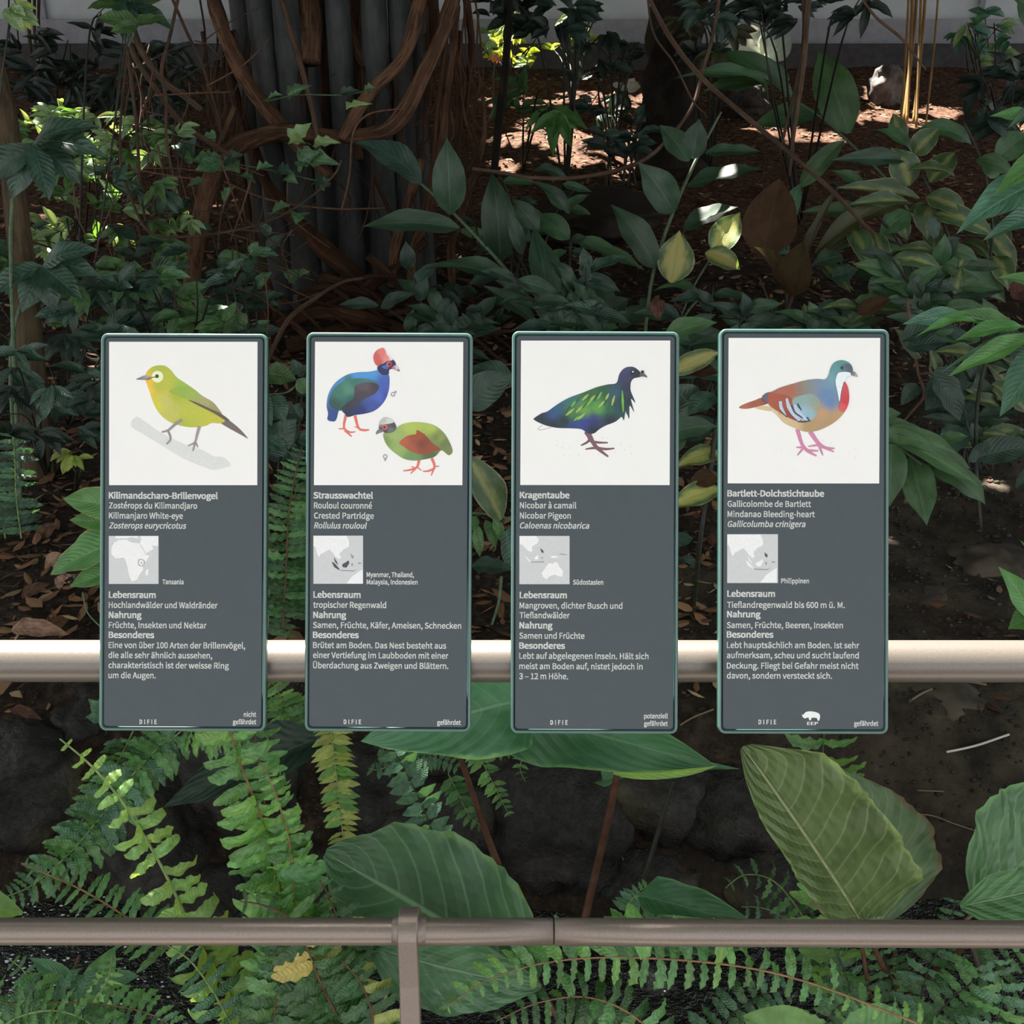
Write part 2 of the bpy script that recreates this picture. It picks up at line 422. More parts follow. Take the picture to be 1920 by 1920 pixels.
    for (tx, xa, xb, yb, st) in texts:
        cu = bpy.data.curves.new('text', 'FONT'); cu.body = tx; cu.size = 1
        if FONT: cu.font = FONT
        if st == 'i': cu.shear = .22
        if st == 'd': cu.space_character = 1.25
        cu.resolution_u = 3
        to = bpy.data.objects.new('tmp', cu); COL.objects.link(to)
        dg = bpy.context.evaluated_depsgraph_get(); me = bpy.data.meshes.new_from_object(to.evaluated_get(dg))
        bpy.data.objects.remove(to)
        va = np.array([v.co[:] for v in me.vertices]); mnx, mxx = va[:, 0].min(), va[:, 0].max()
        cap = {'b': 12.3, 'r': 11.8, 'i': 11.8, 't': 9.6, 'd': 9.0, 'e': 6.6}[st]
        sy = (cap - 1) * s / CAPH
        a, b_ = U(xa, yb), U(xb, yb); wd = math.hypot(b_[0] - a[0], b_[1] - a[1])
        sx_ = wd / (mxx - mnx)
        va[:, 0] = (va[:, 0] - mnx) * sx_ + a[0]; va[:, 1] = va[:, 1] * sy + a[1]; va[:, 2] = Z0 + .00004
        fl = [tuple(p.vertices) for p in me.polygons]
        if sum(p.normal.z for p in me.polygons) < 0: fl = [f[::-1] for f in fl]
        sh = {'b': [(-.62, -.34), (-.62, .34), (.62, -.34), (.62, .34), (0, 0)], 'd': [(-.35, -.3), (.35, .3), (-.35, .3), (.35, -.3)], 'e': [(-.3, -.1), (.3, .1)]}.get(st, [(-.26, -.22), (.26, .22), (-.26, .22), (.26, -.22)])   # stroke weight: the outline struck several times
        nv = len(va); VV = np.concatenate([va + np.array([dx * s, dy * s, 0]) for dx, dy in sh]); FF = [tuple(i + nv * k_ for i in f) for k_ in range(len(sh)) for f in fl]
        me = bpy.data.meshes.new('printed_line'); me.from_pydata(VV.tolist(), [], FF); me.update(); me.materials.append(M['text'])
        o = bpy.data.objects.new('printed_line', me); COL.objects.link(o); o.parent = root
    if extra:
        shape.k = mk; shape.o = mapoff
        mbx = MB()
        for j, poly in enumerate(extra): shape(mbx, poly, [(0, 0, (238, 238, 238))], Z0 + .00005, j == 0)
        mbx.build('emblem', M['print'], root, False)
    # clamp that carries the sign on the handrail
    mbx = MB(); box(mbx, (-.03, -.075, -.012), (.03, -.015, -.0075)); mbx.build('mounting_bracket', M['frame'], root, False)
    return root
def T(l): return l
G1, G2 = (150, 180, 70), (165, 160, 110)
bird1 = [('branch_drawing', [('p', [(478, 968), (560, 1010), (700, 1110), (850, 1195), (1010, 1265), (1180, 1320), (1300, 1385), (1400, 1395), (1480, 1470), (1440, 1500), (1300, 1530), (1200, 1500), (1000, 1420), (780, 1290), (600, 1180), (425, 1065)], [(0, 0, (221, 221, 220))])]),
 ('bird_drawing', [
 ('p', [(1290, 955), (1400, 965), (1560, 1080), (1662, 1195), (1600, 1165), (1380, 1040)], [(0, 0, (118, 106, 104))]),
 ('p', [(578, 520), (610, 470), (660, 435), (725, 422), (790, 430), (850, 475), (910, 550), (1000, 610), (1100, 680), (1180, 745), (1290, 810), (1350, 880), (1400, 960), (1420, 1010), (1370, 1038), (1280, 1035), (1210, 1065), (1080, 1080), (960, 1065), (850, 1030), (760, 970), (690, 880), (650, 790), (630, 730), (600, 640), (575, 575)],
  [(740, 450, (178, 188, 70)), (700, 650, (182, 188, 66)), (600, 610, (243, 190, 56)), (625, 680, (238, 196, 56)), (690, 850, (214, 204, 62)), (790, 800, (200, 196, 104)), (830, 920, (196, 194, 96)), (1050, 950, (190, 193, 70)), (980, 650, (158, 186, 76)), (1300, 980, (196, 192, 66)), (1000, 1050, (180, 186, 66)), (900, 750, (176, 184, 60))]),
 ('p', [(830, 700), (950, 640), (1080, 670), (1180, 745), (1290, 810), (1350, 880), (1385, 940), (1250, 880), (1100, 805), (950, 760)], [(950, 680, (146, 180, 72)), (870, 710, (160, 176, 66)), (1200, 800, (170, 166, 112)), (1330, 880, (158, 150, 108)), (1080, 720, (158, 178, 84))]),
 ('p', [(1030, 790), (1110, 812), (1260, 880), (1370, 930), (1465, 1000), (1430, 1008), (1300, 930), (1150, 855)], [(0, 0, (98, 88, 76))]),
 ('c', (705, 543, 62), (236, 241, 203)), ('c', (700, 538, 20), (66, 64, 30)),
 ('s', [(575, 540), (640, 552), (690, 545)], (12, 8), (88, 82, 50)),
 ('p', [(575, 528), (630, 545), (640, 560), (600, 577), (480, 572), (520, 550)], [(480, 560, (120, 118, 130)), (600, 545, (170, 168, 180)), (610, 572, (92, 88, 96))]),
 ('s', [(965, 1000), (890, 1050), (820, 1110), (750, 1130)], (38, 16), (152, 143, 148)), ('s', [(815, 1110), (845, 1200), (800, 1258)], (26, 16), (150, 141, 146)),
 ('s', [(1150, 1070), (1125, 1160), (1100, 1240), (1030, 1275)], (34, 14), (158, 148, 150)), ('s', [(1105, 1230), (1135, 1292)], (22, 10), (150, 141, 146)), ('s', [(1105, 1240), (1080, 1330)], (24, 12), (150, 141, 146))])]
RD = (226, 118, 108)
bird2 = [('bird_drawing', [
 ('s', [(500, 950), (478, 1080), (540, 1130), (600, 1125)], (34, 24, 20, 12), RD), ('s', [(480, 1095), (420, 1095)], (18, 10), RD), ('s', [(490, 1110), (560, 1178)], (30, 14), RD),
 ('s', [(595, 955), (632, 1085), (690, 1110), (745, 1105)], (34, 24, 26, 16), RD), ('s', [(625, 1085), (590, 1070)], (14, 8), RD),
 ('p', [(840, 470), (870, 520), (950, 520), (962, 600), (950, 700), (915, 790), (860, 860), (790, 910), (700, 935), (600, 950), (520, 970), (480, 930), (430, 895), (400, 990), (370, 1018), (305, 1000), (310, 930), (295, 850), (310, 740), (360, 640), (430, 570), (530, 515), (640, 495), (740, 490), (820, 475)],
  [(620, 505, (84, 150, 216)), (760, 500, (84, 150, 216)), (440, 590, (80, 140, 200)), (330, 720, (84, 130, 190)), (900, 620, (72, 96, 180)), (930, 760, (60, 80, 160)), (800, 850, (66, 84, 160)), (650, 920, (44, 52, 110)), (520, 950, (40, 50, 80)), (350, 970, (56, 76, 140)), (520, 600, (62, 118, 110)), (850, 760, (78, 104, 190))]),
 ('p', [(400, 640), (520, 575), (680, 560), (830, 600), (800, 700), (640, 800), (480, 895), (380, 890), (320, 830), (335, 740)], [(430, 700, (64, 118, 108)), (600, 600, (62, 116, 108)), (520, 680, (84, 138, 118)), (380, 850, (48, 84, 84)), (560, 800, (52, 92, 90)), (760, 590, (70, 120, 130))]),
 ('p', [(600, 640), (700, 605), (810, 610), (850, 650), (820, 710), (760, 750), (680, 790), (610, 860), (540, 890), (450, 885), (500, 830), (580, 770), (590, 700)], [(700, 650, (92, 82, 92)), (820, 650, (70, 62, 74)), (600, 800, (62, 62, 74)), (500, 870, (52, 56, 66)), (680, 740, (74, 66, 76))]),
 ('p', [(840, 430), (900, 400), (940, 375), (990, 360), (1020, 385), (1030, 425), (1010, 455), (960, 470), (950, 518), (880, 522), (835, 470)], [(0, 0, (48, 52, 92))]),
 ('p', [(885, 430), (930, 420), (955, 445), (930, 462), (890, 450)], [(0, 0, (74, 108, 180))]),
 ('p', [(835, 430), (800, 390), (790, 330), (810, 280), (850, 250), (900, 240), (930, 290), (985, 345), (990, 370), (930, 378), (880, 405)], [(820, 330, (204, 96, 96)), (880, 290, (226, 122, 114)), (940, 350, (232, 140, 138)), (850, 400, (206, 92, 90)), (980, 355, (232, 210, 216))]),
 ('s', [(925, 290), (985, 355)], (6, 22), (240, 230, 238)),
 ('c', (956, 408, 29), (214, 92, 92)), ('c', (962, 412, 15), (84, 30, 36)),
 ('p', [(985, 445), (1030, 420), (1055, 450), (1068, 487), (1000, 462)], [(990, 458, (214, 90, 90)), (1050, 450, (214, 212, 220)), (1060, 480, (110, 100, 110))]),
 ('s', [(980, 730), (986, 716), (998, 710), (1012, 716), (1018, 730), (1012, 744), (998, 750), (986, 744), (980, 730)], 7, (120, 118, 124)), ('s', [(1012, 718), (1034, 698)], 6, (120, 118, 124)), ('s', [(1018, 694), (1038, 712)], 6, (120, 118, 124))]),
 ('bird_drawing', [
 ('s', [(1275, 1425), (1252, 1500), (1180, 1530), (1105, 1540)], (34, 24, 22, 12), RD), ('s', [(1240, 1510), (1185, 1572)], (26, 10), RD), ('s', [(1255, 1500), (1302, 1538)], (18, 8), RD), ('s', [(1240, 1512), (1190, 1495)], (16, 10), RD),
 ('s', [(1408, 1405), (1440, 1500), (1380, 1540), (1315, 1546)], (34, 24, 22, 12), RD), ('s', [(1438, 1500), (1402, 1592)], (26, 10), RD), ('s', [(1440, 1495), (1490, 1490)], (16, 8), RD),
 ('p', [(900, 1140), (990, 1130), (1040, 1080), (1100, 1045), (1200, 1025), (1330, 1030), (1440, 1060), (1530, 1130), (1590, 1220), (1630, 1330), (1590, 1375), (1530, 1330), (1500, 1330), (1440, 1390), (1330, 1420), (1220, 1432), (1120, 1415), (1030, 1360), (950, 1290), (905, 1210)],
  [(1200, 1070, (176, 194, 92)), (1400, 1080, (172, 192, 88)), (1000, 1180, (160, 180, 110)), (940, 1220, (128, 150, 84)), (1500, 1200, (138, 154, 80)), (1540, 1250, (108, 122, 74)), (1590, 1340, (122, 132, 82)), (1200, 1400, (112, 146, 92)), (1050, 1300, (150, 176, 104)), (1400, 1380, (84, 104, 64)), (1460, 1190, (120, 134, 76))]),
 ('p', [(1065, 1240), (1150, 1170), (1240, 1150), (1252, 1108), (1340, 1160), (1420, 1250), (1500, 1310), (1420, 1340), (1320, 1368), (1200, 1340), (1120, 1290)], [(1100, 1240, (184, 96, 64)), (1250, 1180, (160, 80, 52)), (1300, 1250, (128, 66, 50)), (1200, 1310, (168, 88, 60)), (1400, 1310, (150, 74, 52))]),
 ('p', [(850, 1100), (850, 1050), (870, 1000), (930, 975), (990, 1000), (1030, 1060), (1030, 1100), (990, 1135), (920, 1140), (890, 1120)], [(870, 1010, (170, 172, 170)), (1000, 1060, (80, 80, 82)), (980, 1110, (110, 112, 112)), (900, 1110, (70, 70, 76))]),
 ('p', [(862, 1045), (880, 990), (930, 972), (1000, 1005), (1000, 1030), (930, 1045)], [(900, 990, (190, 194, 190)), (960, 1010, (214, 214, 206))]),
 ('c', (910, 1080, 28), (216, 104, 96)), ('c', (908, 1080, 13), (90, 36, 32)),
 ('p', [(892, 1110), (850, 1100), (822, 1126), (820, 1155), (860, 1138), (890, 1130)], [(0, 0, (118, 124, 132))]),
 ('s', [(896, 1390), (902, 1376), (916, 1370), (930, 1376), (936, 1390), (930, 1404), (916, 1410), (902, 1404), (896, 1390)], 7, (120, 118, 124)), ('s', [(916, 1410), (916, 1438)], 6, (120, 118, 124)), ('s', [(903, 1424), (929, 1424)], 6, (120, 118, 124))])]
LM = (156, 184, 90)
BR_ = (124, 88, 98)
fe = [((760, 800), (715, 860)), ((895, 730), (825, 795)), ((965, 740), (905, 805)), ((1035, 705), (990, 785)), ((745, 880), (655, 955)), ((835, 850), (760, 925)), ((935, 790), (865, 855)), ((860, 930), (780, 1000)), ((1172, 740), (1140, 850)), ((1252, 690), (1262, 920)), ((1065, 800), (1000, 870)), ((1110, 720), (1075, 790)), ((800, 960), (740, 1010))]
bird3 = [('bird_drawing', [
 ('s', [(500, 1080), (390, 1108), (360, 1095), (410, 1055)], 8, (190, 190, 196)),
 ('s', [(870, 1125), (905, 1215), (815, 1272)], (50, 30, 14), (112, 78, 86)), ('s', [(910, 1225), (1000, 1240), (1100, 1242)], (26, 24, 14), (112, 78, 86)),
 ('s', [(890, 1125), (935, 1225), (990, 1300), (1105, 1390)], (56, 44, 40, 18), BR_), ('s', [(990, 1300), (930, 1300), (862, 1312)], (28, 24, 12), BR_), ('s', [(1000, 1300), (1080, 1310), (1170, 1302)], (30, 26, 14), BR_),
 ('p', [(1190, 610), (1220, 520), (1260, 465), (1310, 440), (1370, 440), (1420, 470), (1450, 510), (1440, 545), (1380, 560), (1350, 590), (1340, 640), (1345, 700), (1392, 818), (1345, 780), (1378, 918), (1332, 850), (1326, 988), (1290, 910), (1270, 1005), (1245, 970), (1180, 1020), (1080, 1060), (1010, 1100), (950, 1145), (880, 1140), (820, 1100), (700, 1090), (560, 1085), (430, 1055), (318, 1000), (330, 975), (400, 930), (460, 910), (560, 840), (680, 770), (840, 710), (980, 655), (1100, 625)],
  [(1300, 460, (66, 70, 108)), (1270, 560, (58, 62, 96)), (1400, 520, (42, 46, 60)), (1300, 650, (44, 52, 74)), (1290, 800, (34, 48, 62)), (1200, 850, (42, 70, 84)), (1050, 680, (46, 90, 66)), (900, 740, (58, 100, 60)), (700, 790, (56, 112, 112)), (560, 880, (44, 92, 122)), (520, 950, (48, 80, 132)), (400, 1000, (40, 48, 58)), (520, 1040, (38, 46, 56)), (640, 1010, (32, 48, 56)), (1000, 870, (92, 160, 70)), (850, 900, (104, 158, 70)), (720, 930, (72, 120, 66)), (860, 1030, (50, 60, 140)), (740, 1060, (44, 66, 130)), (960, 1000, (48, 52, 118)), (950, 1100, (32, 38, 60)), (1120, 1000, (30, 40, 56)), (1130, 880, (40, 96, 74)), (1190, 720, (50, 84, 110))])]
 + [('s', [a, b], (10, 26, 8), (40, 74, 52)) for a, b in [((800, 760), (740, 850)), ((1000, 720), (950, 800)), ((880, 820), (830, 880)), ((700, 860), (640, 930)), ((1100, 760), (1060, 850)), ((1230, 740), (1225, 900)), ((1290, 760), (1300, 940))]]
 + [('s', [a, ((a[0] + b[0]) / 2, (a[1] + b[1]) / 2), b], (8, 28, 10), LM if i % 3 else (112, 176, 76)) for i, (a, b) in enumerate(fe)]
 + [('c', (1466, 495, 18), (34, 36, 44)), ('p', [(1436, 545), (1440, 515), (1480, 510), (1505, 530), (1516, 552), (1470, 542)], [(0, 0, (92, 92, 102))]), ('c', (1362, 497, 20), (30, 32, 44)), ('c', (1364, 492, 9), (220, 220, 214))]
 + [('c', (x, y, 5), (206, 202, 204)) for x, y in ((780, 1222), (620, 1295), (700, 1300), (640, 1380), (790, 1378), (1000, 1365), (1180, 1340), (1280, 1322), (1348, 1356), (1040, 1195), (1240, 1265), (560, 1270), (1340, 1285))])]
PK = (206, 134, 168)
LB = (184, 204, 226)
bird4 = [('bird_drawing', [
 ('p', [(280, 895), (330, 865), (440, 825), (520, 800), (590, 850), (480, 888), (370, 912), (300, 910)], [(300, 895, (176, 104, 80)), (450, 860, (164, 92, 70)), (560, 840, (150, 84, 66))]),
 ('p', [(440, 902), (560, 880), (620, 935), (520, 925)], [(0, 0, (216, 192, 150))]),
 ('s', [(880, 1120), (925, 1270), (985, 1345), (1078, 1398)], (46, 36, 36, 16), PK), ('s', [(935, 1310), (868, 1310)], (26, 12), PK), ('s', [(935, 1325), (880, 1392)], (26, 14), PK), ('s', [(975, 1340), (1095, 1346)], (30, 16), PK),
 ('s', [(1010, 1145), (1095, 1265), (1170, 1315), (1262, 1320)], (50, 38, 32, 14), PK), ('s', [(1095, 1285), (990, 1300)], (26, 12), PK), ('s', [(1100, 1280), (1142, 1392)], (32, 14), PK), ('s', [(1150, 1310), (1255, 1356)], (26, 14), PK),
 ('p', [(515, 790), (560, 750), (620, 735), (700, 695), (850, 650), (960, 620), (1080, 605), (1165, 608), (1200, 560), (1220, 490), (1260, 435), (1330, 412), (1400, 430), (1440, 470), (1448, 530), (1420, 570), (1375, 600), (1375, 640), (1400, 690), (1410, 790), (1400, 880), (1355, 960), (1290, 1030), (1200, 1090), (1080, 1140), (960, 1148), (850, 1110), (740, 1055), (680, 990), (620, 935), (570, 850), (530, 820)],
  [(540, 790, (96, 88, 104)), (650, 800, (176, 96, 74)), (800, 720, (172, 100, 78)), (700, 900, (166, 84, 66)), (900, 690, (150, 120, 104)), (980, 670, (134, 138, 132)), (1180, 760, (100, 134, 176)), (1220, 860, (96, 132, 178)), (1100, 650, (124, 140, 166)), (1180, 650, (120, 146, 176)), (1250, 500, (96, 150, 156)), (1220, 600, (116, 160, 170)), (1330, 430, (90, 140, 144)), (1150, 960, (192, 152, 110)), (1300, 970, (190, 148, 106)), (1200, 1050, (180, 146, 106)), (760, 1020, (212, 188, 146)), (850, 1080, (206, 182, 140)), (1000, 1100, (178, 148, 104)), (640, 950, (224, 206, 170))]),
 ('p', [(570, 770), (700, 760), (820, 800), (835, 900), (890, 990), (915, 1048), (800, 1010), (700, 950), (600, 880)], [(620, 820, (170, 86, 64)), (760, 850, (166, 84, 64)), (820, 990, (146, 66, 58))]),
 ('p', [(830, 820), (900, 780), (1020, 760), (1090, 800), (1115, 870), (1090, 950), (1040, 1020), (970, 1042), (880, 1000), (840, 900)], [(900, 820, (140, 168, 166)), (1050, 820, (140, 160, 152)), (900, 960, (160, 190, 214)), (1000, 960, (148, 182, 196)), (1090, 900, (158, 156, 130))]),
 ('s', [(705, 835), (712, 900), (760, 985)], (30, 34, 16), LB), ('s', [(768, 805), (790, 890), (840, 970), (905, 1032)], (20, 40, 36, 26), LB), ('s', [(850, 870), (890, 950), (950, 1010), (990, 1030)], (20, 36, 34, 10), LB),
 ('s', [(820, 880), (850, 950), (900, 985), (935, 1012)], (18, 16, 16, 10), (64, 62, 72)), ('s', [(880, 858), (895, 890), (922, 930)], (10, 20, 8), (58, 58, 66)), ('s', [(880, 1046), (950, 1046), (1015, 1036)], (10, 18, 10), (70, 62, 66)), ('s', [(975, 1000), (1000, 1030)], (16, 16), (62, 62, 70)), ('s', [(700, 930), (770, 1000)], (8, 10), (80, 54, 54)),
 ('p', [(560, 750), (515, 795), (530, 820), (570, 850), (575, 790)], [(0, 0, (104, 96, 112))]),
 ('p', [(1340, 475), (1390, 448), (1440, 480), (1448, 535), (1410, 552), (1340, 528)], [(1340, 500, (98, 120, 130)), (1400, 480, (84, 96, 112)), (1440, 520, (88, 98, 116))]),
 ('p', [(1285, 570), (1310, 540), (1395, 535), (1436, 560), (1385, 590), (1368, 640), (1345, 670), (1325, 750), (1312, 840), (1290, 740), (1270, 640)], [(0, 0, (232, 242, 246))]),
 ('p', [(1355, 635), (1390, 670), (1408, 740), (1410, 830), (1390, 900), (1355, 945), (1308, 905), (1322, 820), (1340, 720)], [(1370, 700, (206, 76, 84)), (1370, 830, (200, 62, 72)), (1340, 900, (222, 84, 92))]),
 ('p', [(1425, 560), (1462, 530), (1500, 575), (1485, 585)], [(1440, 550, (110, 116, 122)), (1490, 575, (176, 170, 160))]), ('c', (1338, 492, 16), (54, 60, 70))]
 + [('c', (x, y, 5), (222, 218, 220)) for x, y in ((660, 1320), (720, 1335), (820, 1350), (880, 1425), (1100, 1418), (1140, 1240), (1280, 1415), (1310, 1400), (1470, 1410), (1405, 1372), (1470, 1330), (1220, 1265))])]
WH = (240, 238, 240); DK = (66, 72, 80); GY = (150, 152, 156)
map1 = [([(150, 500), (170, 460), (205, 440), (260, 437), (300, 460), (355, 465), (380, 510), (405, 550), (430, 555), (405, 600), (380, 630), (385, 660), (360, 690), (340, 730), (300, 748), (280, 700), (268, 640), (255, 590), (240, 570), (180, 577), (152, 545)], WH),
 ([(365, 411), (495, 411), (495, 485), (445, 482), (462, 505), (405, 540), (385, 505), (358, 462), (370, 440)], WH), ([(180, 411), (350, 411), (340, 428), (300, 420), (260, 428), (180, 430)], WH), ([(405, 660), (425, 655), (418, 700), (400, 700)], WH),
 ([(342, 605), (352, 582), (376, 578), (398, 596), (394, 625), (370, 636), (350, 628)], (186, 187, 190)), ([(350, 605), (358, 588), (376, 585), (390, 598), (387, 620), (370, 629), (356, 622)], WH), ([(366, 605), (374, 605), (374, 612), (366, 612)], DK)]
def seasia(dx, dy, isl, phi):
    g = lambda pts: [(x + dx, y + dy) for x, y in pts]
    return [(g([(107, 410), (350, 410), (370, 450), (368, 490), (310, 520), (300, 545), (312, 570), (295, 582), (265, 560), (250, 535), (225, 510), (160, 545), (150, 570), (135, 545), (120, 490), (107, 485)]), WH),
     (g([(471, 655), (471, 762), (350, 762), (390, 710), (430, 680)]), WH), (g([(240, 600), (262, 610), (300, 655), (295, 662), (260, 640)]), isl), (g([(258, 565), (285, 610), (288, 625), (265, 600)]), isl),
     (g([(318, 620), (345, 605), (365, 590), (372, 610), (350, 645), (322, 640)]), isl), (g([(380, 540), (405, 560), (400, 580), (385, 570)]), phi), (g([(300, 660), (400, 664), (430, 655), (400, 672), (310, 668)]), GY), (g([(385, 615), (400, 610), (395, 635), (388, 632)]), GY), (g([(305, 522), (322, 516), (318, 530)]), WH), (g([(430, 610), (450, 605), (465, 615), (440, 618)]), GY)]
map2 = seasia(0, 0, DK, GY); map4 = seasia(6, -9, WH, DK)
map3 = [([(115, 412), (235, 412), (258, 440), (245, 465), (205, 490), (210, 520), (195, 530), (165, 510), (140, 480), (115, 470)], WH), ([(275, 685), (300, 650), (330, 610), (360, 615), (375, 600), (395, 610), (410, 640), (435, 670), (430, 710), (400, 708), (375, 695), (340, 705), (310, 730), (285, 710)], WH),
 ([(220, 575), (250, 550), (252, 580), (235, 588)], WH), ([(345, 560), (380, 555), (400, 570), (350, 575)], WH), ([(155, 555), (200, 600), (185, 600), (160, 570)], WH), ([(265, 500), (290, 520), (290, 540), (275, 530)], DK), ([(400, 545), (420, 540), (470, 550), (440, 552)], GY), ([(195, 600), (300, 598), (290, 606), (200, 606)], GY), ([(270, 565), (290, 570), (280, 582)], GY)]
rhino = [[(662, 1722), (672, 1726), (690, 1706), (730, 1700), (780, 1712), (795, 1732), (790, 1764), (778, 1768), (770, 1750), (735, 1748), (728, 1764), (716, 1764), (708, 1746), (684, 1752), (668, 1742)]]
K3 = 1332 / 340
t1 = [('Kilimandscharo-Brillenvogel', 204, 407.4, 934.5, 'b'), ('Zostérops du Kilimandjaro', 204, 369, 953, 'r'), ('Kilimanjaro White-eye', 204, 342.3, 972, 'r'), ('Zosterops eurycricotus', 204, 348.7, 990.6, 'i'), ('Tansania', 304.3, 343.6, 1095.3, 't'),
 ('Lebensraum', 204, 291, 1120.8, 'b'), ('Hochlandwälder und Waldränder', 203.6, 407.4, 1139.7, 'r'), ('Nahrung', 203.8, 264.4, 1158.6, 'b'), ('Früchte, Insekten und Nektar', 203.6, 386.7, 1177.4, 'r'), ('Besonderes', 203.6, 288, 1196, 'b'),
 ('Eine von über 100 Arten der Brillenvögel,', 203.2, 459, 1215, 'r'), ('die alle sehr ähnlich aussehen,', 203, 397.2, 1233.8, 'r'), ('charakteristisch ist der weisse Ring', 203, 428.5, 1252.7, 'r'), ('um die Augen.', 203, 291.2, 1271.6, 'r'),
 ('DIFIE', 261.4, 293, 1357.6, 'd'), ('nicht', 456.9, 479.9, 1344, 't'), ('gefährdet', 436.5, 479.9, 1358, 't')]
t2 = [('Strausswachtel', 588, 698.6, 934.2, 'b'), ('Rouloul couronné', 588.6, 697, 953, 'r'), ('Crested Partridge', 588.6, 700.4, 972, 'r'), ('Rollulus rouloul', 588.6, 687.6, 990.6, 'i'), ('Myanmar, Thailand,', 687.4, 775.7, 1081.7, 't'), ('Malaysia, Indonesien', 687.4, 782.6, 1095.5, 't'),
 ('Lebensraum', 587.8, 675.4, 1120.5, 'b'), ('tropischer Regenwald', 587.3, 723.6, 1139.4, 'r'), ('Nahrung', 587.5, 648.3, 1158.6, 'b'), ('Samen, Früchte, Käfer, Ameisen, Schnecken', 587, 864.5, 1177.4, 'r'), ('Besonderes', 587, 671.8, 1196, 'b'),
 ('Brütet am Boden. Das Nest besteht aus', 586.8, 836.2, 1215, 'r'), ('einer Vertiefung im Laubboden mit einer', 586.8, 840.2, 1233.8, 'r'), ('Überdachung aus Zweigen und Blättern.', 586.8, 840.2, 1253, 'r'), ('DIFIE', 644.5, 676.6, 1357.6, 'd'), ('gefährdet', 819.8, 863.7, 1359, 't')]
t3 = [('Kragentaube', 975.1, 1067.3, 933.7, 'b'), ('Nicobar à camail', 975.1, 1080.5, 952.8, 'r'), ('Nicobar Pigeon', 975.1, 1070, 972, 'r'), ('Caloenas nicobarica', 975.1, 1104.8, 990.6, 'i'), ('Südostasien', 1074.7, 1131, 1096, 't'), ('Lebensraum', 974.9, 1062.4, 1121.3, 'b'),
 ('Mangroven, dichter Busch und', 974.4, 1167, 1140.7, 'r'), ('Tieflandwälder', 974.4, 1068, 1159, 'r'), ('Nahrung', 974.4, 1035.4, 1178.2, 'b'), ('Samen und Früchte', 974, 1095.8, 1197.3, 'r'), ('Besonderes', 974, 1058.8, 1216.2, 'b'),
 ('Lebt auf abgelegenen Inseln. Hält sich', 973.8, 1216, 1235.1, 'r'), ('meist am Boden auf, nistet jedoch in', 973.8, 1204.8, 1254.5, 'r'), ('3 – 12 m Höhe.', 973.8, 1065, 1273.4, 'r'), ('DIFIE', 1032.3, 1064, 1358.9, 'd'), ('potenziell', 1207.9, 1252, 1347, 't'), ('gefährdet', 1207.9, 1252, 1361, 't')]
t4 = [('Bartlett-Dolchstichtaube', 1364.6, 1545, 930.6, 'b'), ('Gallicolombe de Bartlett', 1364.6, 1520.8, 950, 'r'), ('Mindanao Bleeding-heart', 1364.6, 1528, 969.2, 'r'), ('Gallicolumba crinigera', 1365, 1510.6, 987.8, 'i'), ('Philippinen', 1465.2, 1517, 1093.5, 't'), ('Lebensraum', 1364.4, 1453, 1118.8, 'b'),
 ('Tieflandregenwald bis 600 m ü. M.', 1363.8, 1584, 1139.5, 'r'), ('Nahrung', 1364, 1425.9, 1157.3, 'b'), ('Samen, Früchte, Beeren, Insekten', 1363.3, 1580.8, 1177.5, 'r'), ('Besonderes', 1363.5, 1449.9, 1195.4, 'b'), ('Lebt hauptsächlich am Boden. Ist sehr', 1363.3, 1611.2, 1215, 'r'),
 ('aufmerksam, scheu und sucht laufend', 1363.3, 1610.5, 1234, 'r'), ('Deckung. Fliegt bei Gefahr meist nicht', 1363.3, 1610, 1253.6, 'r'), ('davon, sondern versteckt sich.', 1363.3, 1560.2, 1272.2, 'r'), ('DIFIE', 1422.8, 1455.2, 1358, 'd'), ('EEP', 1514, 1534, 1359.5, 'e'), ('gefährdet', 1602, 1647.2, 1361, 't')]
sign('slate sign showing a yellow-green bird on a grey branch, leftmost of four', (189, 624), (501, 626), (498, 1371), (185, 1371), [(204, 640.6), (482.5, 640.6), (482, 909.6), (204, 909.6)], t1, (203.4, 1004.9, 296.8, 1095), map1, bird1, (170, 610), 1920 / 340, (170, 900), K3)
sign('slate sign showing a blue red-crested bird above a green bird', (574, 623), (887, 624), (882, 1372), (571, 1372), [(590.5, 640.5), (868.5, 641), (866.9, 909.6), (588.3, 909.6)], t2, (587.3, 1004.4, 680.5, 1094.7), map2, bird2, (560, 610), 1920 / 340, (560, 900), K3)
sign('slate sign showing a dark green and blue long-feathered pigeon', (960, 621), (1274, 621), (1271, 1376), (957, 1376), [(976.9, 638.5), (1257, 638.3), (1255.8, 909.5), (975.5, 909.3)], t3, (973.8, 1004.9, 1068, 1095.5), map3, bird3, (945, 610), 1920 / 340, (945, 900), K3)
sign('slate sign showing a pigeon with red breast patch, rightmost of four', (1349, 616), (1668, 617), (1666, 1377), (1347, 1376), [(1366.4, 633.4), (1650.9, 633.4), (1649, 906.5), (1364.7, 906.2)], t4, (1363.8, 1001.6, 1459, 1093.3), map4, bird4, (1335, 600), 1920 / 350, (1335, 900), 1371 / 350, rhino)

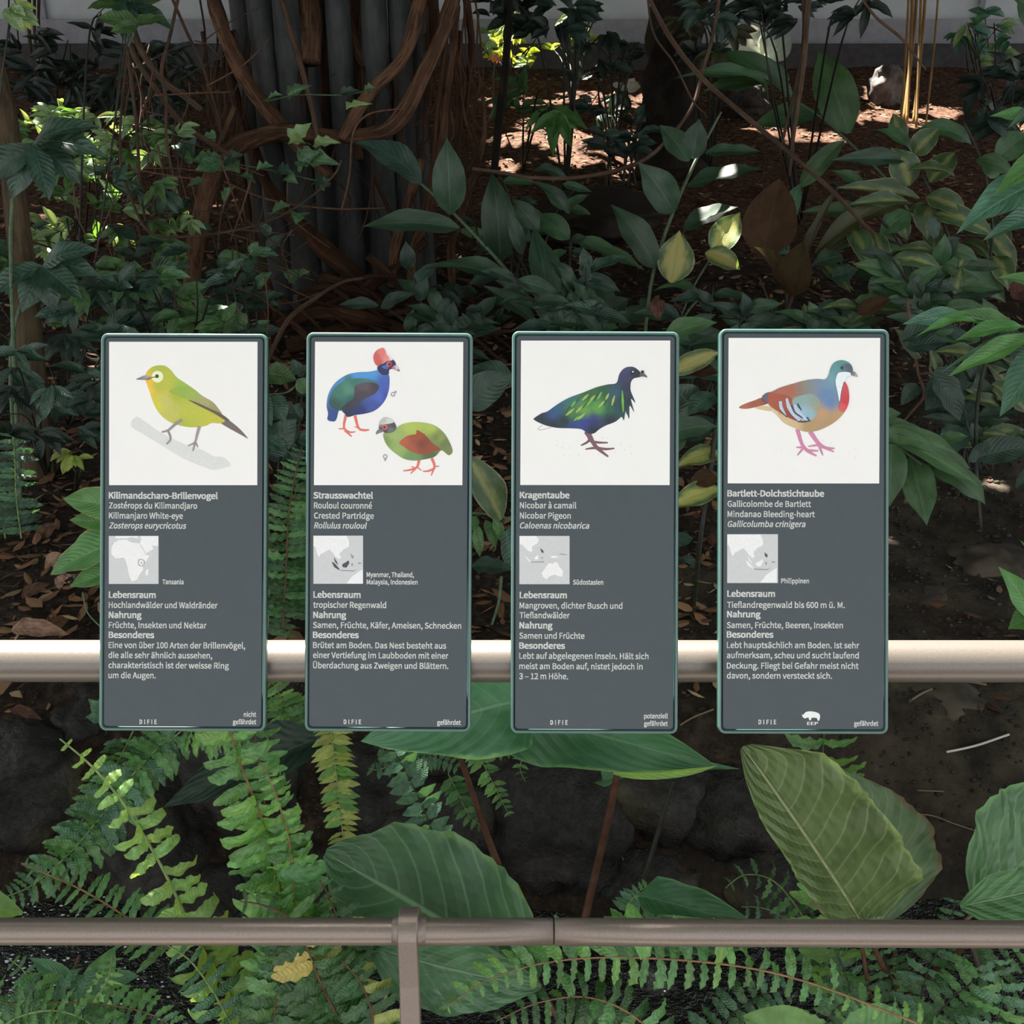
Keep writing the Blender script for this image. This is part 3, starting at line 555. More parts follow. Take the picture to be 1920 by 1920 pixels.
# ---------------------------------------------------------------- railing
Dt = .992
ra = empty('railing', (0, .86, 0), 'beige metallic tube railing with thick handrail and thinner lower rail', 'railing')
def rail(a, b, r, mat, name, sides=32, par=ra):
    mbx = MB(); pts = [a.lerp(b, i / 16) for i in range(17)]; tube(mbx, pts, r, sides); return mbx.build(name, mat, par)
aL, aR = P(-3800, 1238, Dt), P(5700, 1241, Dt)
rail(aL, aR, .0193, M['rail'], 'handrail')
Dl = 1.149
jx = 1038
l0, lj0, lj1, l1 = P(-3500, 1744, Dl), P(jx - 1.6, 1747, Dl), P(jx + 1.6, 1747, Dl), P(5200, 1770, Dl)
rail(l0, lj0, .0140, M['raillow'], 'lower_rail'); rail(lj1, l1, .0142, M['raillow'], 'lower_rail')
rail(lj0, lj1, .0128, M['gap'], 'joint_sleeve')
# posts outside the frame carry both rails
for px in (-3700, -1350, 3300, 5600):
    a = P(px, 1239, Dt); mbx = MB(); tube(mbx, [a, a + Vector((0, 0, -.35)), Vector((a.x, a.y, 0))], .017, 20); mbx.build('post', M['raillow'], ra)
# flat bar that hooks over the lower rail and runs down to the walkway
cpt = P(768, 1746, Dl)
prof = []   # (y,z) centreline, in the vertical plane through the rail
yc, zc = cpt.y, cpt.z; rr_ = .0185
for a in range(-20, 200, 20): prof.append((yc + rr_ * math.cos(R(a)), zc + rr_ * math.sin(R(a))))
prof += [(yc - .030, zc - .045), (yc - .060, zc - .13), (yc - .085, zc - .25), (yc - .10, zc - .42), (yc - .10, .0)]
prof = crom(prof, 3)
mbx = MB(); vv = []; ff = []
hw, th = .0105, .0052
for i, (y, z) in enumerate(prof):
    a = prof[max(i - 1, 0)]; b = prof[min(i + 1, len(prof) - 1)]
    ty, tz = b[0] - a[0], b[1] - a[1]; l_ = math.hypot(ty, tz); ny, nz = tz / l_, -ty / l_
    x = cpt.x + (zc - z) * .02
    wid = hw * (1 + .10 * min(1, max(0, (zc - z) / .3)))
    for sx_, s2 in ((-1, -1), (-.9, -1.25), (.9, -1.25), (1, -1), (1, 1), (.9, 1.25), (-.9, 1.25), (-1, 1)):
        vv.append((x + sx_ * wid, y + ny * s2 * th, z + nz * s2 * th))
for i in range(len(prof) - 1):
    for k_ in range(8): a = i * 8 + k_; b = i * 8 + (k_ + 1) % 8; ff.append((a, a + 8, b + 8, b))
ff += [tuple(range(8)), tuple((len(prof) - 1) * 8 + k_ for k_ in range(7, -1, -1))]
mbx.add(vv, ff); mbx.build('hooked_post', M['raillow'], ra, False)
mbx = MB(); tube(mbx, [cpt + Vector((-.018, 0, 0)), cpt + Vector((.018, 0, 0))], .0152, 28); mbx.build('clamp_sleeve', M['raillow'], ra)
# ---------------------------------------------------------------- unseen canopy added above the bed to shade it, gaps aimed for sun
def hitline(p, tgt, rad):
    d = Vector(p) - tgt; t = d.dot(SUN)
    return (d - SUN * t).length < rad
HOLES = []   # (target point, radius): gaps cut in the added leaves to put sun on chosen spots
for (px, py, r) in [(975, 258, .30), (1045, 255, .36), (1120, 262, .34), (1080, 300, .30), (1165, 310, .26), (1195, 262, .22), (1000, 235, .25), (1480, 245, .26), (1560, 262, .20), (1625, 222, .28), (1680, 215, .30), (1720, 232, .26), (1760, 205, .25), (1640, 180, .2)]:
    HOLES.append((G(px, py), r))
HOLES += [(P(960, 100, 10.5), .55), (P(1060, 70, 10.5), .4), (P(1420, 85, 9.8), .4), (P(1850, 90, 10), .35), (P(140, 250, 5.6), .10), (P(230, 225, 5.8), .06), (P(900, 150, 9), .25), (P(1190, 175, 10.5), .3)]
for i in range(7): HOLES.append((P(random.uniform(40, 340), random.uniform(215, 430), 5.2), random.uniform(.0, .06)))
canm = leafmat('leaf_canopy', (38, 66, 34), (58, 92, 44), trans=.10, rough=.5)
mb = MB(); rnd = random.Random(3)
def cleaf(mb, c, L, W, rnd):
    a = rnd.uniform(0, 6.283); tl = rnd.uniform(-.5, .5); ux = Vector((math.cos(a), math.sin(a), tl)).normalized(); uy = ux.cross(Vector((rnd.uniform(-.4, .4), rnd.uniform(-.4, .4), 1))).normalized(); uz = ux.cross(uy)
    mb.add([c - ux * L / 2, c - ux * L * .1 + uy * W / 2, c + ux * L * .25 + uy * W * .4, c + ux * L / 2, c + ux * L * .25 - uy * W * .4, c - ux * L * .1 - uy * W / 2, c + uz * W * .12],
           [(0, 6, 1), (1, 6, 2), (2, 6, 3), (3, 6, 4), (4, 6, 5), (5, 6, 0)], [(0, 0), (.4, .9), (.7, .7), (1, 0), (.7, -.7), (.4, -.9), (.5, 0)])
nl = 0
while nl < 25000:
    x, y, z = rnd.uniform(-9, 9), rnd.uniform(-3.5, 15), rnd.uniform(3.0, 6.0)
    if y < 2.6 and rnd.random() < .50: continue
    if y < .9 and rnd.random() < .60: continue
    q_ = y - SUN.y / SUN.z * (z - 1.01)
    if .25 < q_ < 1.0: continue          # lane left open so the sun reaches the handrail
    p = Vector((x, y, z)); nl += 1
    if any(hitline(p, t_, r_ * rnd.uniform(.0, .95) + .15) for t_, r_ in HOLES): continue
    cleaf(mb, p, rnd.uniform(.35, .62), rnd.uniform(.16, .28), rnd)
cano = empty('shade_canopy', (0, 8, 4.5), 'unseen leafy green canopy added overhead to shade the garden bed', 'canopy')
tag(mb.build('foliage', canm, cano, False), kind='stuff')
for (x, y) in ((-8.4, 4), (-8.2, 9.5), (8.3, 4.5), (8.4, 10)):
    mb = MB(); tube(mb, crom([(x, y, terr(x, y) - .1), (x + .15, y, 2.2), (x - .1, y + .1, 4.4)], 6), rint([.16, .12, .07], 13), 10, .2); mb.build('trunk', barkmat('bark_shade_canopy', (52, 42, 34), (88, 74, 60)), cano)  # trunk added to carry the unseen shade canopy

# ---------------------------------------------------------------- leaf shapes (unit length along x)
def template(name, prof, ratio, nx=9, ny=6, droop=.5, fold=.25, wave=0, wf=3, scal=0, sf=9, twist=0, curl=0, sd=0, asym=1):
    """prof: half-width profile 0..1 at equal steps; ratio: width/length the waves are sized for"""
    mb = MB(); V = []; UV = []; rr_ = random.Random(sd + 11)
    pr = np.array(prof); xs_ = np.linspace(0, 1, len(pr)); ph = rr_.uniform(0, 6)
    pc = crom([(a, b) for a, b in zip(xs_, pr)], 8); pcx = [p[0] for p in pc]; pcy = [max(0, p[1]) for p in pc]
    def arc(x):
        if abs(droop) < 1e-3: return x, 0
        th = droop
        X = math.sin(th * x) / th; Z = -(1 - math.cos(th * x)) / th
        return X, Z
    X1, Z1 = arc(1); Lc = math.hypot(X1, Z1); ca, sa = X1 / Lc, Z1 / Lc
    for i in range(nx + 1):
        u = i / nx; h = float(np.interp(u, pcx, pcy))
        X, Z = arc(u); x = (X * ca + Z * sa) / Lc; z = (-X * sa + Z * ca) / Lc
        for j in range(ny + 1):
            t = -1 + 2 * j / ny
            e = h * (1 + scal * math.sin(u * sf * 6.283 + (1.3 if t > 0 else 0)) * abs(t))
            y = .5 * e * t * (asym if t > 0 else 1)
            zz = z + fold * abs(t) ** 1.2 * h * ratio * .5 + wave * ratio * math.sin(u * wf * 6.283 + ph + (2 if t > 0 else 0)) * t * t * h - curl * ratio * h * t * t * .5
            zz += twist * t * h * u * ratio * .5
            V.append((x, y, zz)); UV.append((u, t))
    fs = []
    for i in range(nx):
        for j in range(ny):
            a = i * (ny + 1) + j; fs.append((a, a + ny + 1, a + ny + 2, a + 1))
    mb.add(V, fs, UV)
    return mb.mesh(name, DUM, (0, 0, 0))
DUM = leafmat('leaf_default', (40, 80, 40), (60, 110, 60))
TP = {}
def tset(key, n, **k):
    TP[key] = [template('%s_%d' % (key, i), k['prof'], k['ratio'], k.get('nx', 10), k.get('ny', 6), k.get('droop', .5) * (.45 + .5 * i), k.get('fold', .25), k.get('wave', 0), k.get('wf', 3), k.get('scal', 0), k.get('sf', 9), (-.5, .4, .9)[i % 3] * k.get('tw', .4), k.get('curl', 0), i * 7, k.get('asym', 1)) for i in range(n)]
tset('lance', 3, prof=[.10, .66, .92, 1, .98, .88, .62, .28, 0], ratio=.3, droop=.9, fold=.35, wave=.10, wf=2)
tset('ovate', 3, prof=[.16, .78, 1, .98, .88, .68, .38, 0], ratio=.5, droop=.6, fold=.3, wave=.07, wf=2.5)
tset('small', 3, prof=[.05, .7, 1, .9, .55, 0], ratio=.45, nx=6, ny=4, droop=.8, fold=.4)
tset('curl', 4, prof=[.6, .9, 1, 1, .95, .82, .6, .2], ratio=.36, nx=14, ny=4, droop=1.9, fold=-.2, wave=.3, wf=2.4, scal=.10, sf=7, tw=1.1)
tset('pinna', 3, prof=[.55, .85, .95, 1, .92, .78, .55, .12], ratio=.32, nx=12, ny=4, droop=1.3, fold=.1, wave=.22, wf=3.4, scal=.12, sf=8, tw=.8)
tset('pinnas', 2, prof=[.6, .95, 1, .85, .5, .1], ratio=.4, nx=6, ny=2, droop=.8, fold=.1, scal=.14, sf=3.5)
tset('heart', 2, prof=[.45, .92, 1, .97, .86, .70, .50, .28, 0], ratio=.6, nx=16, ny=8, droop=.8, fold=.35, wave=.08, wf=2.2)
tset('broad', 2, prof=[.12, .70, .92, 1, .98, .88, .68, .40, .06], ratio=.75, nx=28, ny=14, droop=.6, fold=.28, wave=.05, wf=4, scal=.02, sf=13)
tset('quilt', 1, prof=[.30, .86, .98, 1, .99, .97, .93, .86, .72, .12], ratio=.65, nx=30, ny=16, droop=1.1, fold=.45, wave=.05, wf=4, scal=.02, sf=14, tw=.2, asym=.46)
tset('ivy', 3, prof=[.5, 1, .62, .8, .45, .22, 0], ratio=.8, nx=12, ny=6, droop=.5, fold=.3, wave=.05, tw=.4)
tset('strap', 2, prof=[.4, .85, 1, 1, .9, .6, 0], ratio=.12, nx=14, ny=4, droop=1.2, fold=.5)
def leafmatrix(B, T, width, N, wz=None):
    X = T - B; L = max(X.length, 1e-4); X = X / L
    Z = (N - X * N.dot(X))
    if Z.length < 1e-3: Z = Vector((0, 0, 1)) - X * X.z
    Z.normalize(); Y = Z.cross(X)
    m_ = Matrix.Identity(4)
    for i in range(3): m_[i][0] = X[i] * L; m_[i][1] = Y[i] * width; m_[i][2] = Z[i] * L; m_[i][3] = B[i]
    return m_
def leaf(parent, key, B, T, width, mat, N=None, rnd=random, name='leaf', var=None, label=None):
    if N is None:
        N = (CAM - B).normalized() * .75 + Vector((0, 0, .55)) + Vector((rnd.uniform(-.35, .35), rnd.uniform(-.2, .2), rnd.uniform(-.25, .35)))
    me = TP[key][var if var is not None else rnd.randrange(len(TP[key]))]
    o = bpy.data.objects.new(name, me); COL.objects.link(o)
    o.material_slots[0].link = 'OBJECT'; o.material_slots[0].material = mat
    m_ = leafmatrix(B, T, width, N)
    if parent is not None:
        o.parent = parent; m_ = Matrix.Translation(-WL[parent.name]) @ m_
    o.matrix_basis = m_
    if label: o['label'] = label
    WL[o.name] = B.copy()
    return o
def stem(parent, pts, wpx, mat, name='stem', n=5, sides=7, rough=.08, ridge=0):
    """pts (px,py,D); wpx width in pixels, scalar or list"""
    sm = crom(pts, n); wv = rint(wpx, len(sm))
    mb = MB(); tube(mb, [P(*q) for q in sm], [w_ * .5 * q[2] / F for w_, q in zip(wv, sm)], sides, rough, ridge)
    return mb.build(name, mat, parent)
def plant(name, label, cat, base, D=None, group=None):
    D = D or gD(*base); e = empty(name, P(base[0], base[1], D), label, cat, group); return e, D
MS = {}
# leaf colours
MG = leafmat('ginger_dark', (30, 62, 42), (46, 86, 56), vein=(92, 132, 96), K=26, slant=9, vstr=.22, rough=.42, trans=.15, bumpst=.2)
MG2 = leafmat('ginger_mid', (42, 86, 44), (66, 116, 62), vein=(110, 150, 100), K=26, slant=9, vstr=.22, rough=.42, trans=.2, bumpst=.2)
MV = leafmat('variegated', (44, 78, 48), (70, 106, 60), vein=(120, 140, 80), K=22, slant=7, vstr=.25, rough=.4, yel=(160, 158, 66), yw=.22, trans=.2, edge=(170, 150, 110), bumpst=.2)
MV2 = leafmat('variegated_bright', (60, 100, 50), (84, 124, 60), vein=(120, 140, 80), K=22, slant=7, vstr=.2, rough=.4, yel=(206, 196, 70), yw=.62, trans=.2, edge=(190, 170, 120), bumpst=.2)
MBR = leafmat('brown_underside', (58, 41, 17), (74, 54, 26), vein=(90, 60, 34), K=20, slant=6, vstr=.15, rough=.75, trans=.10, bumpst=.2, spec=.1)
MBG = leafmat('brown_green', (60, 50, 24), (70, 76, 34), vein=(100, 90, 50), K=20, slant=6, vstr=.15, rough=.5, trans=.12, bumpst=.2)
MT = leafmat('teal_gloss', (40, 92, 72), (70, 128, 104), vein=(110, 160, 120), K=14, slant=3, vstr=.3, rough=.3, trans=.18, bumpst=.25)
MFG = leafmat('foreground_green', (52, 116, 40), (78, 148, 56), vein=(130, 170, 90), K=14, slant=3, vstr=.25, rough=.32, trans=.3, bumpst=.25)
MSH = leafmat('shrub_light', (90, 134, 80), (140, 176, 112), vein=(160, 190, 130), K=10, slant=2, vstr=.15, rough=.36, trans=.2)
MSH2 = leafmat('shrub_green', (48, 92, 44), (84, 130, 64), K=10, slant=2, vstr=.15, rough=.4, trans=.3)
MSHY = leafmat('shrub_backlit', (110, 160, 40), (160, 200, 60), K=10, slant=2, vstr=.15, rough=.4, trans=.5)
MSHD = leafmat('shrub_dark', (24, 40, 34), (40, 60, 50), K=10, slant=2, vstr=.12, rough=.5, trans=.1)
MSHB = leafmat('shrub_bluegreen', (34, 66, 54), (58, 98, 78), vein=(100, 140, 110), K=10, slant=2, vstr=.2, rough=.36, trans=.15)
MIV = leafmat('ivy', (56, 108, 66), (88, 148, 96), vein=(160, 190, 140), K=5, slant=2, vstr=.3, rough=.4, trans=.2)
MIVL = leafmat('ivy_light', (110, 160, 90), (150, 196, 120), vein=(190, 210, 150), K=5, slant=2, vstr=.3, rough=.4, trans=.3)
MFR = leafmat('fern_bright', (84, 148, 50), (118, 184, 72), vein=(150, 200, 100), K=10, slant=1, vstr=.18, rough=.42, trans=.3, bumpst=.25)
MFR2 = leafmat('fern_mid', (60, 118, 52), (92, 152, 76), vein=(120, 170, 100), K=10, slant=1, vstr=.18, rough=.42, trans=.25, bumpst=.25)
MFR3 = leafmat('fern_dark', (34, 80, 36), (58, 112, 50), vein=(90, 140, 70), K=10, slant=1, vstr=.18, rough=.42, trans=.2, bumpst=.25)
MFR4 = leafmat('fern_blue', (50, 102, 70), (84, 138, 98), vein=(110, 160, 120), K=10, slant=1, vstr=.18, rough=.42, trans=.2)
MFRY = leafmat('fern_yellow', (150, 170, 60), (190, 200, 84), K=10, slant=1, vstr=.1, rough=.45, trans=.3)
MFYY = leafmat('fern_withered', (210, 180, 50), (226, 206, 70), K=10, slant=1, vstr=.1, rough=.5, trans=.2)
MEL = leafmat('elephant_ear', (44, 104, 66), (66, 134, 88), vein=(110, 170, 120), K=8, slant=3.5, vstr=.25, rough=.42, trans=.22, bumpst=.3, edge=(120, 180, 90))
MEL2 = leafmat('elephant_ear_pale', (70, 128, 104), (96, 152, 126), vein=(120, 170, 140), K=8, slant=3.5, vstr=.2, rough=.42, trans=.2, bumpst=.2, edge=(110, 190, 130))
MBO = leafmat('broad_oval', (38, 84, 42), (56, 108, 54), vein=(120, 160, 110), K=9, slant=2.2, vstr=.38, rough=.42, trans=.10, bumpst=.45, fine=True, edge=(90, 130, 60))
MQU = leafmat('quilted', (58, 88, 34), (78, 110, 48), vein=(136, 152, 96), K=11, slant=3.2, vstr=.40, rough=.42, trans=.08, bumpst=.9, fine=True, edge=(116, 150, 66))
MQP = leafmat('quilted_pale', (80, 118, 76), (104, 142, 98), vein=(150, 180, 120), K=9, slant=3.0, vstr=.35, rough=.42, trans=.18, bumpst=.7, fine=True, edge=(130, 92, 60), spots=.06, spotc=(150, 130, 60))
MRB = leafmat('right_broad', (58, 116, 56), (86, 146, 80), vein=(150, 180, 130), K=7, slant=2.4, vstr=.4, rough=.34, trans=.16, bumpst=.7, fine=True, edge=(110, 170, 80))
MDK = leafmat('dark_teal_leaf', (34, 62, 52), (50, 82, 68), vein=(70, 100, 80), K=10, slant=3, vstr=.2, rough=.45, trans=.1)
MDRY = leafmat('dry_leaf', (110, 76, 52), (156, 122, 92), vein=(90, 60, 40), K=8, slant=2, vstr=.3, rough=.8, trans=.05, spec=.2)
MDRY2 = leafmat('dry_leaf_brown', (70, 42, 28), (104, 66, 46), vein=(60, 36, 24), K=8, slant=2, vstr=.3, rough=.8, trans=.05, spec=.2)
MORG = leafmat('orange_leaf', (190, 90, 30), (220, 120, 50), K=8, slant=2, vstr=.2, rough=.5, trans=.3)
STG = plain('stem_green', (78, 100, 72), .5, grain=.2); STD = plain('stem_dark', (38, 40, 30), .6, grain=.3); STB = plain('stem_brown', (92, 62, 44), .6, grain=.25, gscale=30)
STF = plain('rachis_green', (120, 140, 84), .5, grain=.15); STFB = plain('rachis_brown', (132, 100, 66), .5, grain=.2); STR = plain('petiole_redbrown', (86, 58, 44), .5, grain=.25, gscale=40)
BK = barkmat('bark_root', (56, 38, 27), (124, 92, 70), scale=20, bs=1.0); BK2 = barkmat('bark_liana', (62, 46, 37), (124, 100, 82), scale=20); BKD = barkmat('bark_dark', (26, 22, 19), (50, 42, 34)); BKG = barkmat('bark_greybrown', (58, 48, 36), (94, 80, 60))
BKR = barkmat('bark_root_dark', (44, 28, 18), (90, 60, 42))
GREYC = barkmat('column_grey', (48, 50, 50), (72, 74, 73), scale=6, bs=.2, rough=.7)
BAM = barkmat('bamboo_tan', (120, 92, 52), (176, 140, 88), bs=.3, rough=.5)

# ---------------------------------------------------------------- strangler fig over grey fluted trunk
fg = empty('strangler_fig', P(640, 600, 5.95), 'strangler fig with brown hanging roots around a dark grey fluted trunk', 'tree')
for (px, wd, yy) in [(452, 46, 6.35), (486, 50, 6.15), (534, 50, 6.1), (632, 46, 6.1), (664, 34, 6.45), (700, 50, 6.1), (748, 44, 6.15), (778, 36, 6.4), (600, 60, 6.6), (650, 90, 6.9), (540, 80, 6.8)]:
    D0 = yy / (FWD.y + UPV.y * 960 / F); x = (px - 960) / F * D0; r = wd * .5 * D0 / F
    mb = MB(); tube(mb, crom([(x, yy, terr(x, yy) - .15), (x * 1.0, yy, .8), (x, yy, 1.8), (x * 1.01, yy, 3.2), (x * 1.04, yy + .1, 5)], 5), rint([r * 1.5, r * 1.05, r, r, r * .8], 21), 14, .10); mb.build('trunk_flute', GREYC, fg)
roots = [
 ([(398, -30), (405, 20), (440, 110), (500, 205), (560, 275), (620, 330)], [20, 30, 30, 26, 26, 18], 5.55, BK),
 ([(352, 640), (358, 560), (366, 470), (378, 400), (396, 330), (420, 300)], [34, 34, 36, 34, 30, 20], 5.35, BK),
 ([(408, 308), (450, 272), (500, 252), (545, 247), (600, 252), (660, 256), (720, 246), (755, 215), (785, 160), (815, 95), (845, 20), (855, -40)], [34, 34, 30, 28, 26, 26, 28, 32, 30, 28, 28, 26], 5.45, BK),
 ([(792, -40), (775, 50), (750, 115), (700, 165), (668, 215), (640, 262)], [24, 26, 24, 24, 22, 18], 5.4, BK),
 ([(628, -30), (660, 70), (688, 125), (722, 175)], [22, 24, 20, 20], 5.7, BK),
 ([(430, 60), (432, 130), (448, 205), (478, 290), (500, 345), (545, 405), (610, 470), (668, 520), (740, 590), (800, 650)], [14, 16, 20, 22, 24, 26, 36, 34, 28, 24], 5.75, BKR),
 ([(852, -20), (850, 90), (838, 180), (828, 280), (800, 400), (775, 470), (768, 560)], [20, 16, 14, 18, 20, 18, 14], 5.6, BK),
 ([(872, -20), (884, 80), (878, 160), (872, 240)], [18, 12, 10, 8], 5.75, BKR),
 ([(862, 60), (862, 200), (858, 300), (880, 380)], [12, 12, 10, 9], 5.9, BKR),
 ([(905, 180), (908, 250), (890, 320), (865, 400), (845, 470), (850, 560)], [8, 10, 13, 15, 14, 12], 5.65, BK),
 ([(838, 60), (820, 200), (812, 300), (790, 420)], [9, 8, 8, 8], 5.5, BKR),
 ([(578, -30), (582, 60), (580, 118)], [46, 46, 42], 5.62, BK), ([(664, -30), (666, 80), (664, 200), (672, 300)], [30, 30, 26, 20], 5.8, BK), ([(612, -30), (606, 90), (610, 220), (625, 330)], [18, 16, 14, 10], 6.0, BKR), ([(800, -40), (812, 60), (800, 160)], [34, 30, 24], 5.95, BKR),
 ([(520, -30), (545, 60), (572, 150), (590, 230), (602, 300)], [12, 11, 9, 8, 7], 5.4, BK2),
 ([(470, 660), (560, 600), (660, 560), (740, 500), (800, 450)], [26, 24, 24, 20, 14], 5.6, BKR), ([(540, 650), (640, 620), (740, 575), (850, 560), (900, 590)], [30, 34, 34, 26, 20], 5.5, BKR), ([(600, 520), (680, 550), (760, 600), (820, 660)], [22, 26, 26, 24], 5.45, BKR),
 ([(520, 610), (600, 585), (700, 600), (800, 640)], [18, 30, 30, 24], 5.4, BKR), ([(690, 480), (760, 540), (850, 590), (905, 640)], [14, 18, 18, 18], 5.5, BKR), ([(480, 520), (500, 580), (470, 660)], [14, 18, 18], 5.5, BKR),
 ([(420, 120), (445, 240), (455, 330), (470, 420), (500, 520), (520, 600)], [10, 12, 14, 14, 14, 12], 5.9, BKR), ([(440, 200), (420, 250), (405, 290)], [10, 10, 8], 5.4, BK), ([(700, 330), (740, 420), (770, 520), (790, 600)], [8, 9, 9, 9], 5.7, BKR), ([(560, 560), (620, 560), (690, 590)], [20, 24, 18], 5.65, BKR),
 ([(735, 420), (748, 470), (740, 540)], [16, 16, 12], 5.8, BKR), ([(790, 300), (765, 380), (740, 470), (735, 540)], [18, 20, 20, 16], 5.6, BK)]
for pts, wd, D, mt in roots: stem(fg, [(a, b, D) for a, b in pts], wd, mt, 'root', 6, 9, .28, .10)
rnd = random.Random(5)
for i in range(74):   # fine hanging rootlets
    x = rnd.choice([rnd.uniform(780, 905), rnd.uniform(790, 905), rnd.uniform(560, 800), rnd.uniform(400, 480), rnd.uniform(240, 420)]); y0 = rnd.uniform(-20, 260); L_ = rnd.uniform(120, 330)
    stem(fg, [(x, y0, 5.6), (x + rnd.uniform(-14, 14), y0 + L_ * .4, 5.6), (x + rnd.uniform(-25, 25), y0 + L_ * .75, 5.6), (x + rnd.uniform(-40, 40), y0 + L_, 5.6)], [rnd.choice((4, 6, 9)), 4, 3, 2], BK if i % 2 else BKR, 'rootlet', 4, 5)
for i in range(60):   # woven mat of thin roots over the foot
    x = rnd.uniform(480, 900); y = rnd.uniform(520, 660); a = rnd.choice([rnd.uniform(-.35, .35), rnd.uniform(.5, 1.1)]); L_ = rnd.uniform(60, 150)
    stem(fg, [(x, y, 5.45), (x + L_ * .5, y + L_ * math.sin(a) * .5 - rnd.uniform(0, 14), 5.35), (x + L_, y + L_ * math.sin(a), 5.45)], [4, rnd.uniform(5, 12), 4], BK if i % 3 == 0 else BKR, 'rootlet', 4, 5, .2)
# ---------------------------------------------------------------- lianas and trunks
def vine(label, pts, wd, D, mt, name='liana', cat='vine', group=None, n=6, sides=7, rough=.15, ends=True):
    e = None
    q = [(p[0], p[1], p[2] if len(p) > 2 else D) for p in pts]
    o = stem(None, q, wd, mt, name, n, sides, rough)
    tag(o, label, cat, group); return o
vine('pair of thick brown lianas sloping down left of the fig, upper strand', [(232, -30), (258, 80), (305, 150), (345, 180), (378, 206)], [12, 14, 13, 13, 11], 4.9, BK2)
vine('second thick brown liana sloping close under its upper neighbour', [(222, -30), (246, 90), (292, 165), (335, 225), (385, 262), (432, 292)], [10, 12, 12, 11, 10, 9], 4.95, BK2)
vine('slender brown vine hanging from top left past the pale shrub', [(243, -20), (238, 80), (246, 150), (256, 240), (262, 330), (270, 400), (282, 442)], [8, 7, 7, 6, 6, 5, 4], 4.7, BK2)
vine('crooked grey vine hanging left of the thick lianas with side twigs', [(338, -20), (318, 70), (303, 130), (312, 190), (312, 260), (325, 330)], [7, 7, 7, 6, 5, 4], 4.8, BK2)
vine('thin straight vine running down to the leafy fig arch at left', [(320, -10), (350, 60), (378, 120), (402, 195), (418, 262)], [6, 6, 6, 5, 4], 5.0, BK2)
vine('thin vine swinging in a low loop in front of the upright root', [(240, 90), (228, 200), (226, 300), (245, 370), (280, 435), (345, 444), (430, 434), (510, 412), (575, 375), (625, 330), (640, 300)], [5, 5, 5, 5, 5, 5, 5, 4, 4, 4, 3], 4.5, BK2)
vine('thin dark vine drooping from the fig trunk to the red stalk', [(420, 340), (490, 370), (560, 385), (640, 392), (720, 390)], [4, 4, 4, 4, 3], 5.2, STB)
vine('pale slender branch arching out of the ground behind the first gap', [(500, 680), (540, 600), (590, 560), (640, 530), (680, 522)], [9, 9, 8, 6, 5], 4.6, BK2)
vine('grey green creeper stem climbing beside the fig arch', [(640, 395), (655, 330), (662, 250), (690, 215), (740, 205), (760, 205)], [4, 4, 4, 3.5, 3, 2], 5.1, STB)
vine('long rope like vine sagging across the sunlit clearing', [(1352, -30), (1338, 60), (1318, 130), (1300, 195), (1262, 250), (1215, 295), (1160, 318), (1080, 333), (1000, 333), (930, 322), (885, 316)], [7, 7, 7, 7, 7, 8, 8, 8, 7, 7, 6], 4.8, BK2)
vine('long diagonal liana crossing the upper right in front of the ginger leaves', [(1205, -30), (1250, 60), (1308, 138), (1370, 195), (1430, 245), (1495, 300), (1560, 358), (1610, 410), (1640, 440)], [9, 9, 9, 9, 9, 8, 8, 8, 7], 4.6, BK2)
vine('thin twin strand beside the diagonal liana at its top', [(1212, -30), (1225, 60), (1265, 120), (1300, 190), (1325, 215)], [4, 4, 4, 4, 3], 4.65, BK2)
vine('very thin dark sapling trunk left of the sunlit clearing', [(956, -30), (953, 50), (946, 150), (934, 240), (926, 330)], [15, 14, 16, 16, 14], 7.0, BKD, 'sapling_trunk', 'trunk', sides=10)
vine('rough brown climbing stem hanging right of the pointed ginger leaf', [(1520, -30), (1512, 40), (1508, 110), (1498, 180), (1488, 250), (1480, 330)], [14, 13, 11, 12, 9, 6], 5.2, BK2)
vine('thinner companion stem twisted around the rough brown climbing stem', [(1505, -30), (1508, 60), (1495, 150), (1478, 220), (1462, 290)], [8, 8, 7, 6, 4], 5.25, BK2)
vine('thin arching twig from top right toward the tan bamboo canes', [(1605, -20), (1640, 30), (1690, 72), (1718, 108), (1735, 130)], [5, 5, 5, 4, 3], 5.4, STB)
vine('brown climbing twig behind the right end of the fourth sign', [(1700, 560), (1712, 640), (1722, 700), (1733, 740), (1712, 770), (1685, 800)], [6, 6, 6, 7, 5, 4], 3.9, STB)
tg = gD(1262, 330)
vine('broad dark tree trunk standing right of the sunlit clearing', [(1275, -120, tg - .2), (1272, 0, tg - .1), (1262, 110, tg), (1255, 220, tg), (1262, 340, tg)], [120, 108, 100, 110, 150], tg, BKD, 'tree_trunk', 'trunk', sides=22, rough=.2)
tg = gD(80, 900)
vine('brown tree trunk at the left edge rising behind the shrubs', [(-40, 40, tg), (8, 200, tg), (24, 330, tg), (40, 480, tg), (55, 640, tg), (62, 780, tg), (70, 900, tg)], [40, 40, 44, 46, 50, 54, 60], tg, BKG, 'tree_trunk', 'trunk', sides=16, rough=.12)
